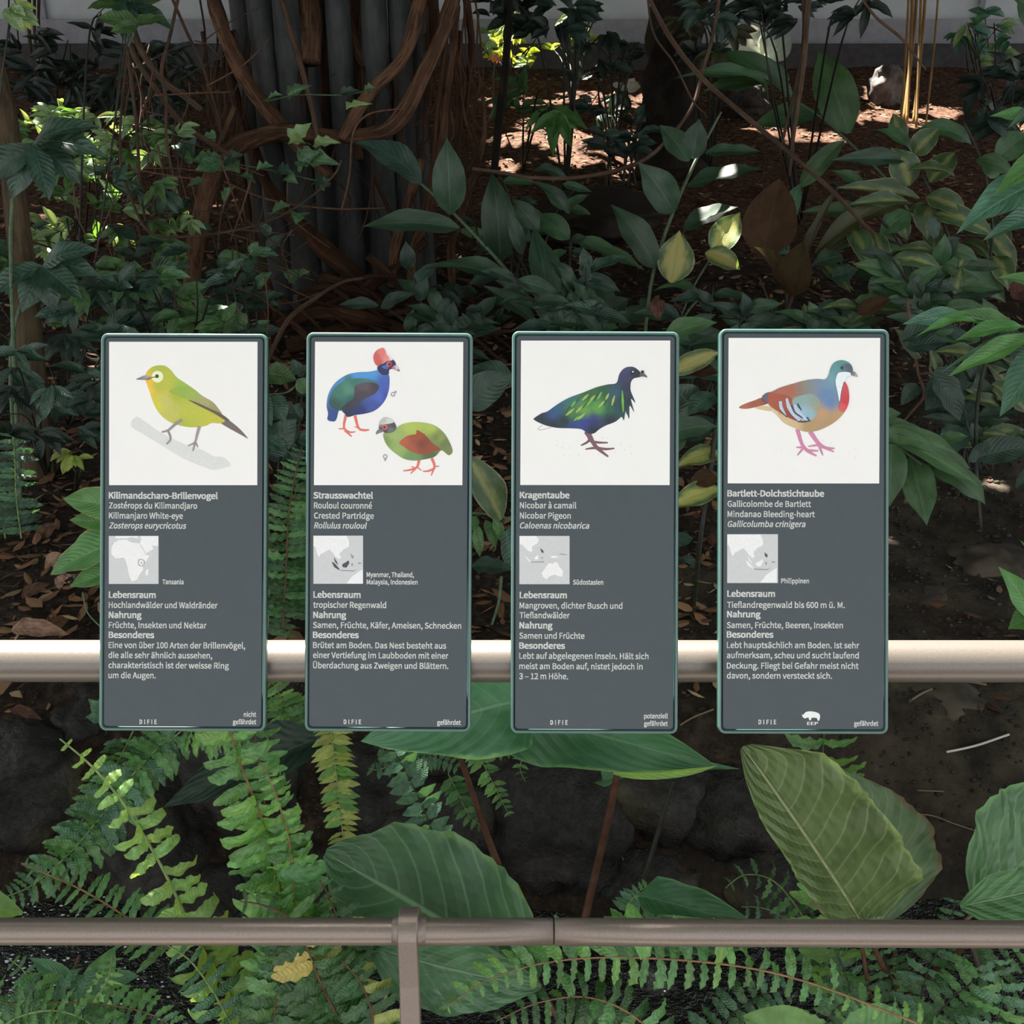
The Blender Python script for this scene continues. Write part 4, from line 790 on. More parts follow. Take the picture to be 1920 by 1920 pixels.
for i, (x0, x1, w_) in enumerate([(1722, 1694, 7), (1712, 1700, 6), (1738, 1712, 6), (1728, 1718, 5), (1762, 1735, 4), (1706, 1688, 5)]):
    D = gD(x1, 232 + i * 3); vine(['tan bamboo cane in the right clump, leftmost at its foot', 'thin tan cane second in the right bamboo clump', 'leaning tan cane in the middle of the bamboo clump', 'short tan cane close behind the middle of the clump', 'thinnest tan cane on the right of the bamboo clump', 'tan cane crossing behind the left of the clump'][i],
         [(x0, -60, D), (x0 - (x0 - x1) * .3, 60, D), (x1, 232 + i * 3, D)], [w_, w_, w_], D, BAM, 'bamboo_cane', 'bamboo', 'canes of the bamboo clump', rough=.03)
for i, (x, y) in enumerate([(52, 108), (62, 100), (70, 96), (30, 90), (14, 92)]):
    D = 9.6; vine(['thick dry stalk before the wall at top left', 'dry stalk touching the thick one at top left', 'rightmost dry stalk before the left wall', 'faint thin stalk standing left of the dry stalks', 'leftmost thin stalk at the top left corner'][i], [(x + 4, -40, D), (x + 2, 40, D), (x + 6, y, D + .1)], [7, 6, 6, 3, 3][i], D, BKG, 'dry_stalk', 'stalk', 'dry stalks by the left wall', rough=.05)

# ---------------------------------------------------------------- ginger and other hand-laid plants
def leaves(e, D, lst, key, mat, rnd, jit=.12):
    for q in lst:
        x0, y0, x1, y1, w_ = q[:5]; mt = q[5] if len(q) > 5 else mat; kk = q[6] if len(q) > 6 else key
        Db = D + rnd.uniform(-.06, .06) * D * .3; L_ = math.hypot(x1 - x0, y1 - y0) * D / F
        Dt_ = Db - rnd.uniform(-.2, .45) * L_
        leaf(e, kk, P(x0, y0, Db), P(x1, y1, Dt_), w_ * D / F * 1.06, mt, None, rnd)
def stems(e, lst, D, mt, name='stem'):
    for pts, wd in lst: stem(e, [(p[0], p[1], p[2] if len(p) > 2 else D) for p in pts], wd, mt, name, 5, 7, .05)
rnd = random.Random(11)
e, D = plant('ginger_plant', 'ginger plant with long dark leaves on a diagonal cane above the middle signs', 'plant', (1075, 760))
stems(e, [([(718, 298), (790, 345), (880, 430), (960, 520), (1030, 620), (1075, 760)], [4, 6, 7, 8, 8, 8])], D, STG)
leaves(e, D, [(790, 345, 664, 268, 62, MDK), (845, 402, 838, 258, 58), (862, 428, 678, 426, 44), (938, 492, 922, 322, 62), (1030, 612, 998, 424, 60), (968, 538, 790, 505, 42), (1005, 605, 905, 535, 32), (1010, 430, 960, 372, 36), (978, 478, 952, 390, 26)], 'lance', MG, rnd)
e, D = plant('ginger_plant', 'ginger plant with dark and yellow leaves on a steep cane above the third gap', 'plant', (1200, 780))
stems(e, [([(1352, 210), (1310, 290), (1265, 390), (1228, 500), (1212, 600), (1200, 780)], [4, 6, 7, 7, 7, 7]), ([(1310, 560), (1280, 600), (1250, 680), (1200, 780)], 5), ([(1385, 400), (1335, 480), (1290, 560), (1250, 680)], 4)], D, STG)
leaves(e, D, [(1264, 398, 1196, 304, 60), (1228, 502, 1145, 383, 54), (1292, 302, 1236, 234, 50), (1300, 298, 1312, 222, 46), (1322, 287, 1428, 284, 26), (1288, 350, 1432, 318, 44), (1258, 530, 1274, 432, 66, MV2), (1336, 472, 1388, 398, 52, MV2), (1322, 474, 1388, 506, 38, MV2), (1280, 428, 1384, 388, 46), (1215, 560, 1200, 575, 20), (1320, 560, 1225, 545, 34, MG2)], 'lance', MG, rnd)
e, D = plant('ginger_plant', 'small striped leaved plant between the two ginger canes', 'plant', (1068, 690))
stems(e, [([(1070, 445), (1068, 520), (1066, 600), (1068, 690)], [5, 5, 6, 6])], D, STD)
leaves(e, D, [(1068, 448, 1005, 402, 40, MG2), (1075, 448, 1210, 508, 32, MG2), (1068, 400, 995, 340, 28), (1070, 450, 1100, 445, 16), (1072, 470, 1108, 485, 18), (1062, 470, 1020, 500, 20, MG2), (1150, 600, 1120, 510, 34), (1125, 590, 1065, 520, 34, MG2), (1160, 610, 1240, 590, 40), (1115, 600, 1180, 560, 46), (1095, 620, 1160, 615, 50, MG2), (1055, 345, 1110, 360, 16), (1000, 320, 1070, 345, 20)], 'lance', MG, rnd)
e, D = plant('ginger_plant', 'tall ginger cane with big green leaves arching below the concrete ledge', 'plant', (1720, 420))
stems(e, [([(1405, 122), (1480, 180), (1545, 225), (1600, 275), (1660, 335), (1720, 420)], [4, 5, 5, 5, 6, 6])], D, STG)
leaves(e, D, [(1488, 188, 1290, 100, 46), (1452, 160, 1262, 148, 30, MG2), (1440, 152, 1318, 172, 38, MG2), (1592, 250, 1535, 96, 72, MG2), (1532, 212, 1408, 238, 48), (1480, 150, 1370, 105, 30)], 'lance', MG2, rnd)
e, D = plant('folded_leaf_plant', 'plant with one long folded blue green leaf bending beside the liana', 'plant', (1470, 700))
stems(e, [([(1472, 425), (1475, 520), (1470, 700)], 6)], D, STD)
leaves(e, D, [(1472, 425, 1500, 345, 34, MT, 'strap'), (1500, 352, 1585, 262, 34, MG2), (1480, 470, 1445, 455, 40, MT), (1455, 560, 1405, 640, 34, MG), (1500, 640, 1560, 580, 40, MSHB)], 'lance', MG, rnd)
e, D = plant('dark_leaved_plant', 'dark plant with big maroon brown leaf backs above the fourth sign', 'plant', (1450, 760))
D -= .15
stems(e, [([(1570, 350), (1545, 400), (1510, 480), (1480, 570), (1450, 660), (1450, 760)], [6, 8, 9, 9, 8, 8]), ([(1510, 500), (1600, 440)], 5), ([(1425, 520), (1450, 600), (1455, 700)], 5)], D, plain('stem_maroon', (56, 34, 24), .6, grain=.2))
leaves(e, D, [(1428, 482, 1462, 334, 96, MBR, 'ovate'), (1484, 548, 1412, 462, 60, MBR, 'ovate'), (1486, 555, 1506, 452, 62, MBR, 'ovate'), (1528, 475, 1712, 382, 34, MBG), (1508, 485, 1575, 345, 20, MBG), (1372, 660, 1370, 560, 76, MBR, 'ovate'), (1396, 650, 1375, 700, 60, MBR)], 'lance', MBR, rnd)
e, D = plant('variegated_plant', 'bushy plant with yellow centred leaves filling the right above the fourth sign', 'plant', (1760, 760))
stems(e, [([(1690, 260), (1740, 350), (1790, 480), (1800, 600), (1760, 760)], 5), ([(1560, 340), (1640, 400), (1700, 480), (1740, 600), (1760, 760)], 5), ([(1805, 225), (1845, 320), (1860, 460), (1820, 620), (1760, 760)], 5), ([(1640, 440), (1740, 480), (1800, 520)], 4)], D, STD)
leaves(e, D, [(1706, 348, 1670, 276, 56), (1744, 342, 1792, 285, 46), (1716, 290, 1640, 243, 40, MG2), (1692, 270, 1674, 212, 32), (1714, 290, 1762, 240, 42), (1722, 243, 1822, 272, 36, MG2), (1724, 372, 1568, 352, 32), (1736, 370, 1812, 402, 42), (1745, 378, 1738, 450, 52), (1702, 378, 1590, 384, 28), (1642, 402, 1500, 398, 30, MG2), (1604, 428, 1548, 486, 34, MG2), (1596, 425, 1634, 512, 38), (1640, 436, 1664, 502, 30), (1704, 398, 1648, 444, 44, MG2), (1684, 402, 1702, 452, 26), (1642, 448, 1694, 470, 26, MG2), (1746, 400, 1866, 446, 38), (1752, 482, 1838, 522, 38), (1746, 480, 1886, 568, 46, MG2), (1852, 440, 1908, 500, 40), (1860, 480, 1890, 545, 44, MV), (1872, 330, 1835, 295, 46, MG2), (1868, 300, 1925, 250, 46, MG2), (1790, 330, 1700, 320, 30), (1664, 512, 1700, 560, 36, MG2), (1660, 520, 1630, 560, 40, MSHB), (1560, 520, 1610, 505, 36, MSHB), (1580, 480, 1520, 500, 34, MG), (1780, 560, 1850, 590, 34, MG), (1700, 300, 1560, 300, 30, MG), (1830, 300, 1900, 330, 30, MG2), (1620, 350, 1560, 320, 24, MG2)], 'lance', MV, rnd)
for i in range(30):
    x = rnd.uniform(1530, 1990); y = rnd.uniform(360, 560); a = rnd.uniform(-.4, 1.8); L_ = rnd.uniform(50, 95)
    leaves(e, D + .3, [(x, y, x + L_ * math.cos(a), y + L_ * math.sin(a) * .8, L_ * .36)], 'lance', rnd.choice([MG, MG2, MV, MG]), rnd)
# foreground right branch, closest plant
Dfr = 1.75
e = empty('foreground_shrub', P(2050, 900, Dfr), 'bright green glossy branch leaning in from the right edge in front', 'plant')
stems(e, [([(2060, 1900), (2070, 1200), (2060, 900), (2030, 700), (1990, 622), (1900, 611), (1810, 592)], [14, 12, 9, 8, 7, 6, 4]), ([(2060, 900), (2040, 600), (2000, 400), (1985, 300), (1975, 180)], [9, 8, 6, 6, 5]), ([(2030, 700), (1960, 640), (1900, 640)], 5)], Dfr, STG)
leaves(e, Dfr, [(2000, 325, 1792, 440, 78, MT), (1985, 300, 1862, 368, 56, MFG), (1990, 385, 1842, 452, 40, MT), (1950, 222, 1855, 218, 26, MFG), (1812, 592, 1692, 608, 34, MT), (1905, 610, 1768, 592, 32, MFG), (1830, 602, 1714, 634, 20, MFG), (1915, 612, 1790, 640, 32, MFG), (1950, 628, 1778, 706, 36, MFG), (1960, 632, 1762, 702, 26, MT), (1975, 660, 1874, 782, 72, MT), (2010, 120, 1845, -30, 84, MG), (1935, 60, 1960, -60, 60, MG), (1985, 180, 1890, 240, 30, MG), (1990, 540, 1870, 520, 30, MFG), (1945, 1165, 1872, 1062, 44, MFG), (1950, 1110, 1912, 1012, 26, MFG), (1960, 1150, 1890, 1180, 50, MFG)], 'lance', MFG, rnd)
e, D = plant('ginger_plant', 'low ginger branch of fresh green leaves emerging behind the fourth sign', 'plant', (1570, 1000), 3.0)
stems(e, [([(1740, 880), (1700, 850), (1660, 820), (1610, 800), (1580, 860), (1560, 1000), (1560, 1100, gD(1560, 1100))], [4, 5, 6, 7, 8, 8, 8])], D, STG)
leaves(e, D, [(1650, 795, 1748, 825, 36), (1640, 812, 1795, 850, 36), (1650, 800, 1836, 912, 36), (1690, 840, 1820, 880, 40), (1738, 872, 1848, 946, 46), (1706, 858, 1738, 986, 60), (1672, 832, 1668, 950, 54), (1640, 790, 1690, 775, 30), (1760, 830, 1815, 818, 26, MG2)], 'lance', MG2, rnd)
e, D = plant('understory_plant', 'dim broad leaved plant in the shade right of the fourth sign', 'plant', (1840, 1000))
stems(e, [([(1860, 640), (1835, 740), (1830, 860), (1840, 1000)], 7), ([(1790, 700), (1830, 860)], 4)], D, STD)
leaves(e, D, [(1800, 690, 1735, 770, 60, MDK), (1840, 670, 1750, 660, 36, MV), (1860, 720, 1930, 780, 50, MV), (1835, 780, 1910, 775, 30, MDK), (1825, 840, 1850, 860, 44, MDK), (1830, 860, 1935, 840, 50, MDK), (1700, 650, 1780, 640, 40, MDK), (1690, 640, 1780, 600, 40, MDK), (1800, 800, 1770, 860, 50, MDK), (1750, 700, 1800, 790, 50, MDK), (1905, 915, 1990, 880, 36, MDK), (1860, 640, 1940, 690, 50, MDK), (1720, 720, 1690, 760, 30, MDK)], 'ovate', MDK, rnd)
# plants seen through the gaps
e, D = plant('variegated_plant', 'yellow striped leaf plant seen between second and third signs', 'plant', (935, 1210), 3.2)
stems(e, [([(960, 975), (920, 965), (870, 975), (830, 1100), (840, 1240, gD(840, 1240))], 5), ([(940, 1080), (935, 1130), (920, 1180), (910, 1240, gD(910, 1240))], 6)], D, STG)
leaves(e, D, [(940, 975, 870, 846, 62, MV), (895, 970, 870, 1000, 24, MFR2), (910, 975, 930, 1030, 22, MFR2), (925, 972, 942, 1020, 20, MFR2), (895, 985, 900, 1045, 20, MFR2), (962, 985, 952, 1070, 36, MSHB), (885, 1060, 960, 1070, 40, MDK), (870, 760, 965, 700, 62, MDK), (960, 720, 880, 690, 50, MDK)], 'lance', MG2, rnd)
e, D = plant('variegated_plant', 'yellow and green banded plant seen between third and fourth signs', 'plant', (1300, 1190), 3.5)
stems(e, [([(1345, 780), (1330, 900), (1312, 1020), (1298, 1200, gD(1298, 1200))], [10, 10, 10, 9]), ([(1310, 1040), (1285, 1100), (1280, 1200, gD(1280, 1200))], 8)], D, STD)
leaves(e, D, [(1255, 700, 1350, 660, 36, MV2), (1240, 640, 1345, 605, 44, MG2), (1300, 770, 1260, 720, 60, MSHB), (1340, 740, 1290, 780, 44, MSHB), (1345, 790, 1260, 830, 50, MDK), (1350, 850, 1260, 880, 40, MV2), (1350, 915, 1250, 955, 44, MV2), (1345, 895, 1290, 905, 36, MBR), (1262, 850, 1290, 760, 40, MG), (1258, 1020, 1300, 1010, 30, MDK), (1275, 1045, 1310, 1080, 28, MDK), (1345, 1100, 1310, 1110, 24, MDK), (1270, 690, 1350, 700, 40, MBR), (1240, 820, 1345, 800, 40, MG)], 'lance', MG2, rnd)
e, D = plant('understory_plant', 'rounded green leaves on a twig seen between first and second signs', 'plant', (520, 830), 3.6)
stems(e, [([(500, 740), (540, 735), (560, 715)], 3), ([(500, 700), (495, 780), (500, 900), (505, 1050, 3.6)], 5)], D, STG)
leaves(e, D, [(495, 700, 556, 712, 44, MSH2), (555, 730, 590, 715, 30, MSH2), (505, 745, 535, 790, 40, MSHB), (490, 740, 510, 800, 30, MSHB), (505, 850, 556, 785, 56, MSHB), (500, 820, 540, 850, 30, MSHB), (590, 1050, 515, 1070, 34, MSH2), (580, 1090, 540, 1180, 40, MSH2), (545, 1110, 495, 1160, 30, MSHB), (560, 1075, 500, 1105, 22, MSHB)], 'ovate', MSH2, rnd)
e, D = plant('broadleaf_plant', 'fresh green broad leaves with browned tips left of the first sign', 'plant', (250, 1150), 2.6)
stems(e, [([(250, 980), (262, 1060), (262, 1120), (265, 1180, gD(265, 1180))], 10), ([(155, 1110), (165, 1150), (200, 1185)], 3)], D, STG)
leaves(e, D, [(250, 955, 118, 935, 60, leafmat('broadleaf_fresh', (64, 124, 50), (92, 154, 70), vein=(120, 170, 100), K=14, slant=4, vstr=.25, rough=.4, trans=.25, edge=(176, 160, 90))), (240, 985, 130, 975, 46), (245, 1010, 94, 1078, 78), (250, 1060, 130, 1100, 50), (250, 1100, 160, 1090, 40)], 'ovate', MATS['broadleaf_fresh'], rnd)
# ---------------------------------------------------------------- ivy on the fig
e = empty('climbing_ivy', P(500, 300, 5.2), 'green ivy leaves trailing over the arched fig root', 'climber')
iv = [(345, 300, 370, 255, 48), (370, 300, 345, 295, 44), (400, 305, 362, 300, 60), (420, 305, 365, 320, 50), (420, 300, 458, 290, 34), (425, 305, 450, 325, 44), (405, 258, 375, 262, 30), (545, 262, 585, 230, 36), (570, 265, 540, 270, 40), (590, 270, 640, 268, 26), (600, 262, 610, 275, 26), (480, 320, 515, 312, 30), (520, 318, 550, 325, 34), (560, 300, 640, 310, 46), (560, 305, 600, 285, 50), (540, 330, 560, 345, 30), (590, 340, 620, 350, 30), (600, 350, 618, 335, 26),
      (500, 190, 530, 178, 26), (540, 180, 585, 160, 26), (640, 175, 675, 170, 20), (680, 175, 705, 165, 20), (650, 205, 700, 195, 12), (510, 400, 545, 385, 40), (545, 395, 575, 390, 34), (560, 400, 555, 422, 34), (420, 380, 440, 350, 34), (290, 300, 320, 275, 40), (300, 310, 305, 290, 30), (540, 525, 560, 505, 34), (560, 520, 582, 510, 28), (450, 480, 440, 520, 60), (480, 500, 430, 490, 50), (400, 560, 385, 580, 34), (450, 330, 480, 345, 26), (380, 340, 350, 350, 26), (330, 270, 345, 290, 30)]
for i, q in enumerate(iv):
    mt = MIVL if i in (7, 8, 9, 10, 22, 31, 33) else (MSHB if i % 4 == 0 else MIV)
    leaf(e, 'ivy', P(q[0], q[1], 5.15), P(q[2], q[3], 5.08 + rnd.uniform(-.05, .1)), q[4] * 5.15 / F, mt, None, rnd)
for pts in [[(345, 300), (420, 305), (500, 318), (620, 345)], [(500, 190), (560, 178), (640, 178), (700, 168)], [(440, 480), (520, 500), (580, 515)], [(500, 400), (580, 400)]]: stem(e, [(a, b, 5.17) for a, b in pts], 3, STG, 'stem', 4, 5)
# ---------------------------------------------------------------- shrubs
def shrub(name, label, cat, ctr, rad, D, n, lpx, mats, rnd, key='small', spread=.5, stemmat=None, base=None, wr=.42, nst=6, group=None):
    """leaves on twigs inside an ellipse (pixels), each leaf and stem its own part"""
    bx = base or (ctr[0], ctr[1] + rad[1] * 1.1); Db = D if base is None else gD(*base)
    e = empty(name, P(bx[0], bx[1], Db), label, cat, group)
    tips = []
    for s in range(nst):
        a = rnd.uniform(0, 6.283); r = math.sqrt(rnd.uniform(.2, 1)); tx, ty = ctr[0] + math.cos(a) * rad[0] * r, ctr[1] + math.sin(a) * rad[1] * r * .9
        Dt_ = D + rnd.uniform(-spread, spread)
        mx, my = (bx[0] + tx) / 2 + rnd.uniform(-20, 20), min(ty, bx[1]) + rnd.uniform(0, .5) * abs(bx[1] - ty)
        stem(e, [(bx[0], bx[1], Db), (mx, my, (D + Dt_) / 2), (tx, ty, Dt_)], [5, 4, 2], stemmat or STD, 'stem', 5, 5)
        tips.append(crom([(bx[0], bx[1], Db), (mx, my, (D + Dt_) / 2), (tx, ty, Dt_)], 5))
    cl = []
    for i in range(n):
        if i % 6 == 0 or not cl:
            a = rnd.uniform(0, 6.283); r = math.sqrt(rnd.uniform(0, 1)); cl = [ctr[0] + math.cos(a) * rad[0] * r, ctr[1] + math.sin(a) * rad[1] * r, D + rnd.uniform(-spread, spread), rnd.uniform(0, 6.283)]
            ma = rnd.choice(mats)
            q = tips[rnd.randrange(len(tips))]; j = rnd.randrange(len(q) // 3, len(q))
            if n <= 90: stem(e, [q[j], ((q[j][0] + cl[0]) / 2, (q[j][1] + cl[1]) / 2 - 8, (q[j][2] + cl[2]) / 2), (cl[0], cl[1], cl[2])], [2.5, 2], stemmat or STD, 'twig', 3, 4)
        B = P(cl[0] + rnd.uniform(-6, 6), cl[1] + rnd.uniform(-6, 6), cl[2])
        L_ = lpx * rnd.uniform(.65, 1.25) * cl[2] / F; a = cl[3] + rnd.uniform(-1.3, 1.3)
        d = Vector((math.cos(a), rnd.uniform(-.6, .25), math.sin(a) * .5 - .25)).normalized()
        leaf(e, key, B, B + d * L_, L_ * wr, ma, None, rnd)
    return e
MFRB = leafmat('fern_lime', (104, 164, 56), (138, 196, 84), vein=(170, 210, 120), K=10, slant=1, vstr=.18, rough=.42, trans=.3, bumpst=.25)
rnd = random.Random(21)
shrub('leafy_shrub', 'sunlit pale green shrub behind the hanging vines at left', 'shrub', (160, 258), (180, 52), 5.3, 290, 34, [MSH, MSH, MSH2], rnd, base=(150, 560), wr=.32)
shrub('leafy_shrub', 'mid green leafy shrub below the pale one at left', 'shrub', (190, 400), (180, 90), 5.0, 230, 38, [MSH, MSH2, MSH2, MSHB], rnd, base=(180, 640), wr=.36)
shrub('leafy_shrub', 'dark green thicket above and left of the first sign', 'shrub', (120, 560), (190, 95), 4.2, 170, 58, [MSHB, MSH2, MDK, MSHB], rnd, base=(130, 800), wr=.4, key='ovate')
shrub('leafy_shrub', 'cluster of blue green leaves just above the first sign', 'shrub', (330, 545), (160, 90), 4.4, 130, 46, [MSHB, MSH2, MIV], rnd, base=(330, 760), wr=.42, key='ovate')
shrub('leafy_shrub', 'shady leafy thicket left of the first sign at mid height', 'shrub', (70, 735), (130, 90), 3.6, 120, 56, [MSHB, MDK, MSHD], rnd, base=(90, 900), wr=.36)
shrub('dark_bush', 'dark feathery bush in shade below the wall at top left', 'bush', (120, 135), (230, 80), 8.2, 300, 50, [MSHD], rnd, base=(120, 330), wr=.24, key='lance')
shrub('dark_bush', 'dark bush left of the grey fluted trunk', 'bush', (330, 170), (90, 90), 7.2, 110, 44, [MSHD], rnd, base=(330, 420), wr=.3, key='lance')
shrub('sunlit_shrub', 'sunlit yellow green leaves below the wall beyond the thin sapling', 'shrub', (960, 80), (75, 45), 10.2, 110, 24, [MSHY, MSH, MSHY], rnd, base=(950, 190), wr=.45)
shrub('sunlit_shrub', 'small sunlit leaves beside the dark trunk at the top', 'shrub', (1070, 70), (45, 40), 10.3, 60, 22, [MSHY, MSH], rnd, base=(1070, 190), wr=.45)
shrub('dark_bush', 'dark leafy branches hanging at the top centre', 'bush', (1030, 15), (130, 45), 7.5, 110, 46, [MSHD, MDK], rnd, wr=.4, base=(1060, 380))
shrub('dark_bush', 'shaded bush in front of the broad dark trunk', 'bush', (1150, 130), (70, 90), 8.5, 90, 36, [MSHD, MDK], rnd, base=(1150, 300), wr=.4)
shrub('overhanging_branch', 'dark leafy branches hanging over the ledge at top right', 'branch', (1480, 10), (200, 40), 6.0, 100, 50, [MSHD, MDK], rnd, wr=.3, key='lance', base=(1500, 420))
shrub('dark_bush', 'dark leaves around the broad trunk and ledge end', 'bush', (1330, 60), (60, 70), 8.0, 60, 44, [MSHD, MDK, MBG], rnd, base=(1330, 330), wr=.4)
shrub('sunlit_shrub', 'bright glossy shrub before the wall at far upper right', 'shrub', (1850, 70), (60, 60), 9.4, 60, 34, [MT, MSH, MDK], rnd, base=(1850, 220), wr=.4)
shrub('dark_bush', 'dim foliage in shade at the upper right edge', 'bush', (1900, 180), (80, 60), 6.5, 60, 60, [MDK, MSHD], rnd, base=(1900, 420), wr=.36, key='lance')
shrub('leafy_shrub', 'low bush of narrow leaves behind the fig roots', 'shrub', (880, 570), (90, 50), 5.4, 60, 40, [MDK, MG], rnd, base=(880, 650), wr=.36, key='lance')
shrub('leafy_shrub', 'yellow tinged seedling beside the brown leaf litter left', 'shrub', (140, 850), (26, 40), 3.4, 12, 34, [MSHY, MFRY], rnd, base=(140, 930), wr=.4, nst=2)
shrub('sunlit_shrub', 'glossy palmate leaves by the sunlit soil at centre', 'shrub', (1000, 190), (70, 40), 7.6, 26, 70, [MG2, MFG], rnd, base=(980, 320), wr=.3, key='lance', nst=3)
shrub('overhanging_branch', 'bright backlit leaves in the very top left corner', 'branch', (5, 20), (30, 25), 3.0, 10, 50, [MSHY, MSH], rnd, base=(-60, 1000), wr=.5, key='ovate', nst=2)
shrub('overhanging_branch', 'large green leaves hanging at the top beside the lianas', 'branch', (235, 30), (70, 40), 4.6, 16, 75, [MSH2, MSHB], rnd, base=(140, 760), wr=.5, key='ovate', nst=2)
for (cx_, cy_, lb, ms_) in [(-420, 380, 'leafy bush just beyond the left edge of the view', [MSHB, MSH2]), (-520, 900, 'low shady bush beyond the left edge near the stream', [MSHB, MDK]), (2350, 420, 'leafy bush just beyond the right edge of the view', [MG, MV]), (2450, 950, 'low bush beyond the right edge near the railing', [MG, MSHB])]:
    shrub('leafy_shrub', lb, 'shrub', (cx_, cy_), (260, 160), 4.6 if cy_ < 500 else 3.0, 130, 70, ms_, rnd, base=(cx_, cy_ + 260), wr=.4, key='ovate')
for (x, y, L_, lb) in [(60, 275, 150, 'big drooping dark green leaf cluster at the left edge, upper one'), (80, 500, 130, 'dark green leaf fan low at the left edge')]:
    D = 3.8; e = empty('palmate_plant', G(40, 980), lb, 'plant'); stem(e, [(40, 980, gD(40, 980)), (20, y + 160, D), (x - 10, y, D)], [8, 7, 5], STG)
    for k in range(6):
        a = R(-20 + k * 32); leaves(e, D, [(x, y, x + L_ * math.cos(a) * rnd.uniform(.7, 1), y + L_ * math.sin(a) * .7, 48)], 'lance', MSHB, rnd)
e = empty('orange_flowering_plant', G(925, 200), 'small plant with orange pointed bracts beside the thin sapling', 'plant'); stem(e, [(925, 200, gD(925, 200)), (925, 150, 9), (928, 115, 9)], 3, STG)
for (x1, y1) in ((915, 100), (945, 108), (935, 98)): leaf(e, 'lance', P(928, 118, 9), P(x1, y1, 8.95), .05, MORG, None, rnd, 'bract')
e = empty('sun_whitened_plant', G(1440, 200), 'pale sunlit large leaves standing before the ledge right of the trunk', 'plant'); stem(e, [(1440, 200, gD(1440, 200)), (1435, 150, 9.9), (1430, 110, 9.9)], 5, STG)
MWH = leafmat('leaf_sun_whitened', (180, 200, 188), (214, 226, 218), vein=(220, 230, 220), K=8, slant=2, rough=.3, trans=.2)  # near-white puts the sunlight into the leaf colour
leaves(e, 9.9, [(1425, 100, 1355, 92, 40), (1428, 108, 1385, 45, 52), (1440, 112, 1462, 38, 48), (1445, 114, 1482, 66, 44), (1432, 118, 1370, 112, 34), (1436, 120, 1430, 60, 40)], 'ovate', MWH, rnd)

# low shade plants closing the dark gaps behind the signs
def low(label, x0, x1, y0, y1, n, L0, mats, D, rnd, key='lance', wr=.34):
    bx = (x0 + x1) / 2; e = empty('understory_plant', P(bx, y1 + 60, D), label, 'plant')
    for s in range(7):
        tx, ty = rnd.uniform(x0, x1), rnd.uniform(y0, y1); stem(e, [(bx + rnd.uniform(-40, 40), y1 + 60, D), ((bx + tx) / 2, (ty + y1) / 2, D), (tx, ty, D + rnd.uniform(-.1, .2))], [5, 4, 3], STD, 'stem', 4, 5)
        for k in range(n // 7):
            t = rnd.uniform(.35, 1.0); bx2, by2 = lerp(bx, tx, t), lerp(y1 + 30, ty, t); a = rnd.uniform(-3.3, .5); L_ = L0 * rnd.uniform(.6, 1.2)
            leaf(e, key, P(bx2, by2, D), P(bx2 + math.cos(a) * L_, by2 + math.sin(a) * L_ * .6, D - rnd.uniform(-.1, .4) * L_ * D / F), L_ * wr * D / F, rnd.choice(mats), None, rnd)
rnd = random.Random(77)
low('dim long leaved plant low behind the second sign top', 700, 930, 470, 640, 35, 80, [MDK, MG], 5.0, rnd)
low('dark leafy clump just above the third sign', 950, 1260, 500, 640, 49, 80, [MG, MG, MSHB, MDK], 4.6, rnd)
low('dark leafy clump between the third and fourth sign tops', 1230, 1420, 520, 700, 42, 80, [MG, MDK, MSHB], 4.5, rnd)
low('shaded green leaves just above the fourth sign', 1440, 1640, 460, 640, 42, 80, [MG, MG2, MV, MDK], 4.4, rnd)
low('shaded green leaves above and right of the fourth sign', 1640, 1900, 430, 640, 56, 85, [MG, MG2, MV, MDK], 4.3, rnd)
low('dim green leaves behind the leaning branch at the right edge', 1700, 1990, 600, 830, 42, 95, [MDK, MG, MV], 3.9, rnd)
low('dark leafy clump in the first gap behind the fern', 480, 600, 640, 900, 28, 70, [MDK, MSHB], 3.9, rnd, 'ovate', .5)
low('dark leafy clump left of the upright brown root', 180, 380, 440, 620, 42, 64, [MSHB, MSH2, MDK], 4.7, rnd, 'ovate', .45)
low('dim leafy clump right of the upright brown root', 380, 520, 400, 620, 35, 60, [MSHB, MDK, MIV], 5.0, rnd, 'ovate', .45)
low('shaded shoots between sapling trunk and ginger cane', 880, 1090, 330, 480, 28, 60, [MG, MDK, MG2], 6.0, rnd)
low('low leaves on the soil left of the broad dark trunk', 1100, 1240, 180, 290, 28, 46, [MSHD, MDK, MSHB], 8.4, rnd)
# tangle of dead twigs behind the lianas
for k in range(3):
    x0, x1, y0, y1, D = [(235, 430, 60, 330, 5.0), (20, 340, 230, 620, 4.6), (380, 560, 330, 620, 4.9)][k]
    e = empty('twig_tangle', P((x0 + x1) / 2, y1, D), ['tangle of bare brown twigs among the lianas at upper left', 'tangle of thin bare twigs through the left shrubs', 'tangle of thin bare twigs beside the upright root'][k], 'twigs')
    for i in range(34):
        x, y = rnd.uniform(x0, x1), rnd.uniform(y0, y1); a = rnd.choice([rnd.uniform(1.2, 1.9), rnd.uniform(-.7, .7)]); L_ = rnd.uniform(50, 170)
        d = D + rnd.uniform(-.2, .3)
        stem(e, [(x, y, d), (x + math.cos(a) * L_ * .5 + rnd.uniform(-12, 12), y + math.sin(a) * L_ * .5 + rnd.uniform(-8, 8), d), (x + math.cos(a) * L_, y + math.sin(a) * L_, d + rnd.uniform(-.1, .1))], [rnd.uniform(2, 4.5), 2], BK2 if i % 2 else STB, 'twig', 4, 5)
